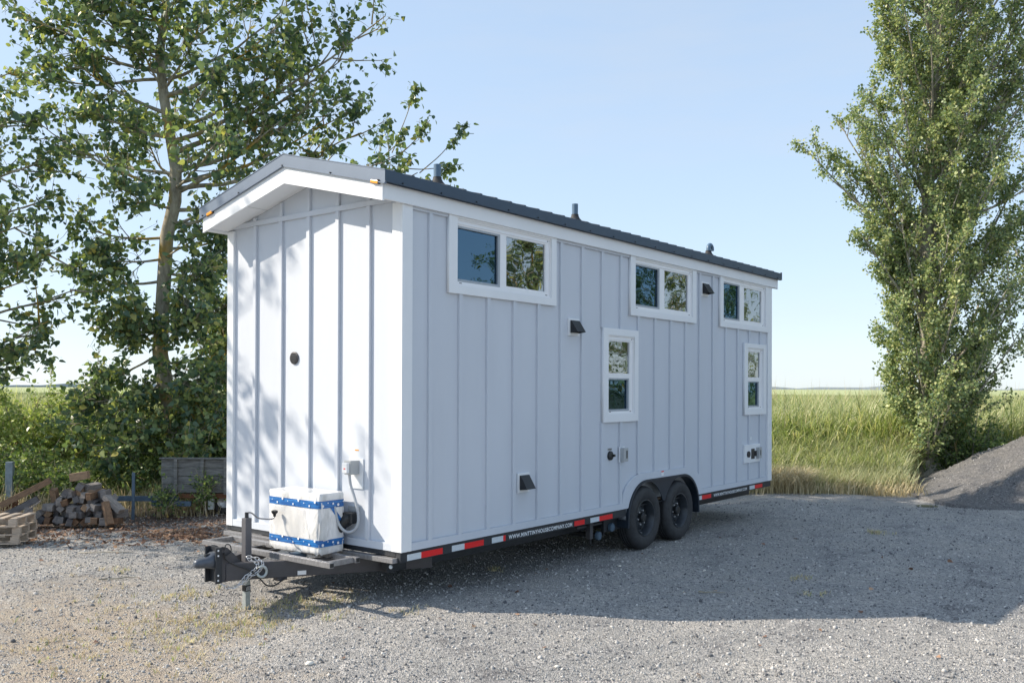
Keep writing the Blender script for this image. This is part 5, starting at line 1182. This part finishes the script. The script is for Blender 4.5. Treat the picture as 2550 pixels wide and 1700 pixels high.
# small tufts growing in the gravel by the hitch, and fallen leaves
PTS = []
for (u, v, n, s_) in ((600, 1545, 70, .30), (690, 1520, 70, .30), (760, 1500, 40, .2), (520, 1560, 60, .35), (450, 1535, 30, .25), (470, 1480, 30, .12), (400, 1590, 50, .4), (830, 1515, 24, .2), (1230, 1410, 10, .05), (1010, 1530, 8, .1), (330, 1500, 30, .4), (260, 1430, 12, .2), (2190, 1320, 20, .08), (1990, 1420, 10, .06), (300, 1620, 30, .5), (2035, 1475, 8, .05), (110, 1590, 16, .2)):
    dp = (1700-957.5) and CAMP.z*2251.1/(v-957.5); q = at(u, v, dp); a_ = rg6.normal(0, 1, (n, 2))*s_; PTS.append(np.c_[q.x+a_[:, 0], q.y+a_[:, 1], np.zeros(n)])
P = np.concatenate(PTS); P[:, 2] = undul(P[:, 0], P[:, 1]); hh = 0.025+0.05*rg6.random(len(P)); Q, HH = clump(P, hh, 6, 0.02)
sel = rg6.random(len(Q)) < 0.85
tag(blade_mesh('dead_tufts', Q[sel], HH[sel], 0.004, 1.4, M['straw'], rg6), 'small straw-dry tufts growing through the gravel near the hitch', 'weeds', kind='stuff')
tag(blade_mesh('weed_tufts', Q[~sel], HH[~sel], 0.005, 1.2, M['reed'], rg6), 'small green weed tufts growing through the gravel', 'weeds', kind='stuff')
# leaf litter
n = 1500; u_ = rg6.uniform(60, 590, n); v_ = rg6.normal(1312, 22, n) + (u_-330)*0.02; v_ = np.clip(v_, 1262, 1400)
dd = CAMP.z*2251.1/(v_-957.5); P = np.array([tuple(at(a_, b_, c_)) for a_, b_, c_ in zip(u_, v_, dd)]); P[:, 2] = undul(P[:, 0], P[:, 1])+0.012
n2 = 550; u2 = rg6.normal(460, 55, n2); v2 = rg6.normal(1327, 8, n2); d2 = CAMP.z*2251.1/(v2-957.5); P2 = np.array([tuple(at(a_, b_, c_)) for a_, b_, c_ in zip(u2, v2, d2)]); P2[:, 2] = undul(P2[:, 0], P2[:, 1])+0.016
n3 = 60; d3 = rg6.uniform(5.8, 13, n3); l3 = rg6.uniform(-.55, .55, n3)*d3; P3 = np.c_[CAMP.x+FH.x*d3+RH.x*l3, CAMP.y+FH.y*d3+RH.y*l3, np.zeros(n3)]; P3[:, 2] = undul(P3[:, 0], P3[:, 1])+0.014
o = leaf_mesh('leaf_litter', np.concatenate([P, P2, P3]), 0.042, M['litter'], None, rg6, 0.0, flat=True); tag(o, 'brown fallen leaves lying on the gravel below the left trees', 'leaf litter', kind='stuff')
# dead twigs lying on the gravel
for (u0, v0, u1, v1, lab) in ((195, 1383, 330, 1386, 'pale thin stick lying on the gravel left of the hitch'), (245, 1450, 345, 1438, 'dark curved twig lying on the gravel lower left of the hitch'), (1740, 1463, 1805, 1468, 'short twig lying in the house shadow')):
    pp = [];
    for k in range(5):
        u = u0+(u1-u0)*k/4; v = v0+(v1-v0)*k/4+rg6.uniform(-1.5, 1.5); q = at(u, v, CAMP.z*2251.1/(v-957.5)); pp.append((q.x, q.y, float(undul(q.x, q.y))+0.016))
    o = MB().tube(pp, [0.007, 0.008, 0.007, 0.006, 0.003], 6).build('twig', M['barkR'] if 'pale' in lab else M['barkL']); tag(o, lab, 'twig')
for (u, v, s_, lab) in ((1543, 1395+3, .02, 'white pebble in the house shadow below the first wheel'), (1754, 1403, .018, 'white pebble in the house shadow right of the wheels'), (770, 1653, .028, 'largest cream stone lying in the foreground gravel'), (1387, 1656, .018, 'pale upright stone at the bottom of the foreground gravel')):
    q = at(u, v, CAMP.z*2251.1/(v-957.5)); b = MB(); bmesh.ops.create_icosphere(b.bm, subdivisions=2, radius=s_)
    for vv_ in b.bm.verts: vv_.co = Vector((vv_.co.x*1.2, vv_.co.y*.9, vv_.co.z*.6))*(1+0.12*math.sin(vv_.co.x*90+vv_.co.y*50)); 
    o = b.build('pebble', M['whitestone'], smooth=True); o.location = (q.x, q.y, float(undul(q.x, q.y))+s_*.35); tag(o, lab, 'stone', 'single pale stones on the gravel')
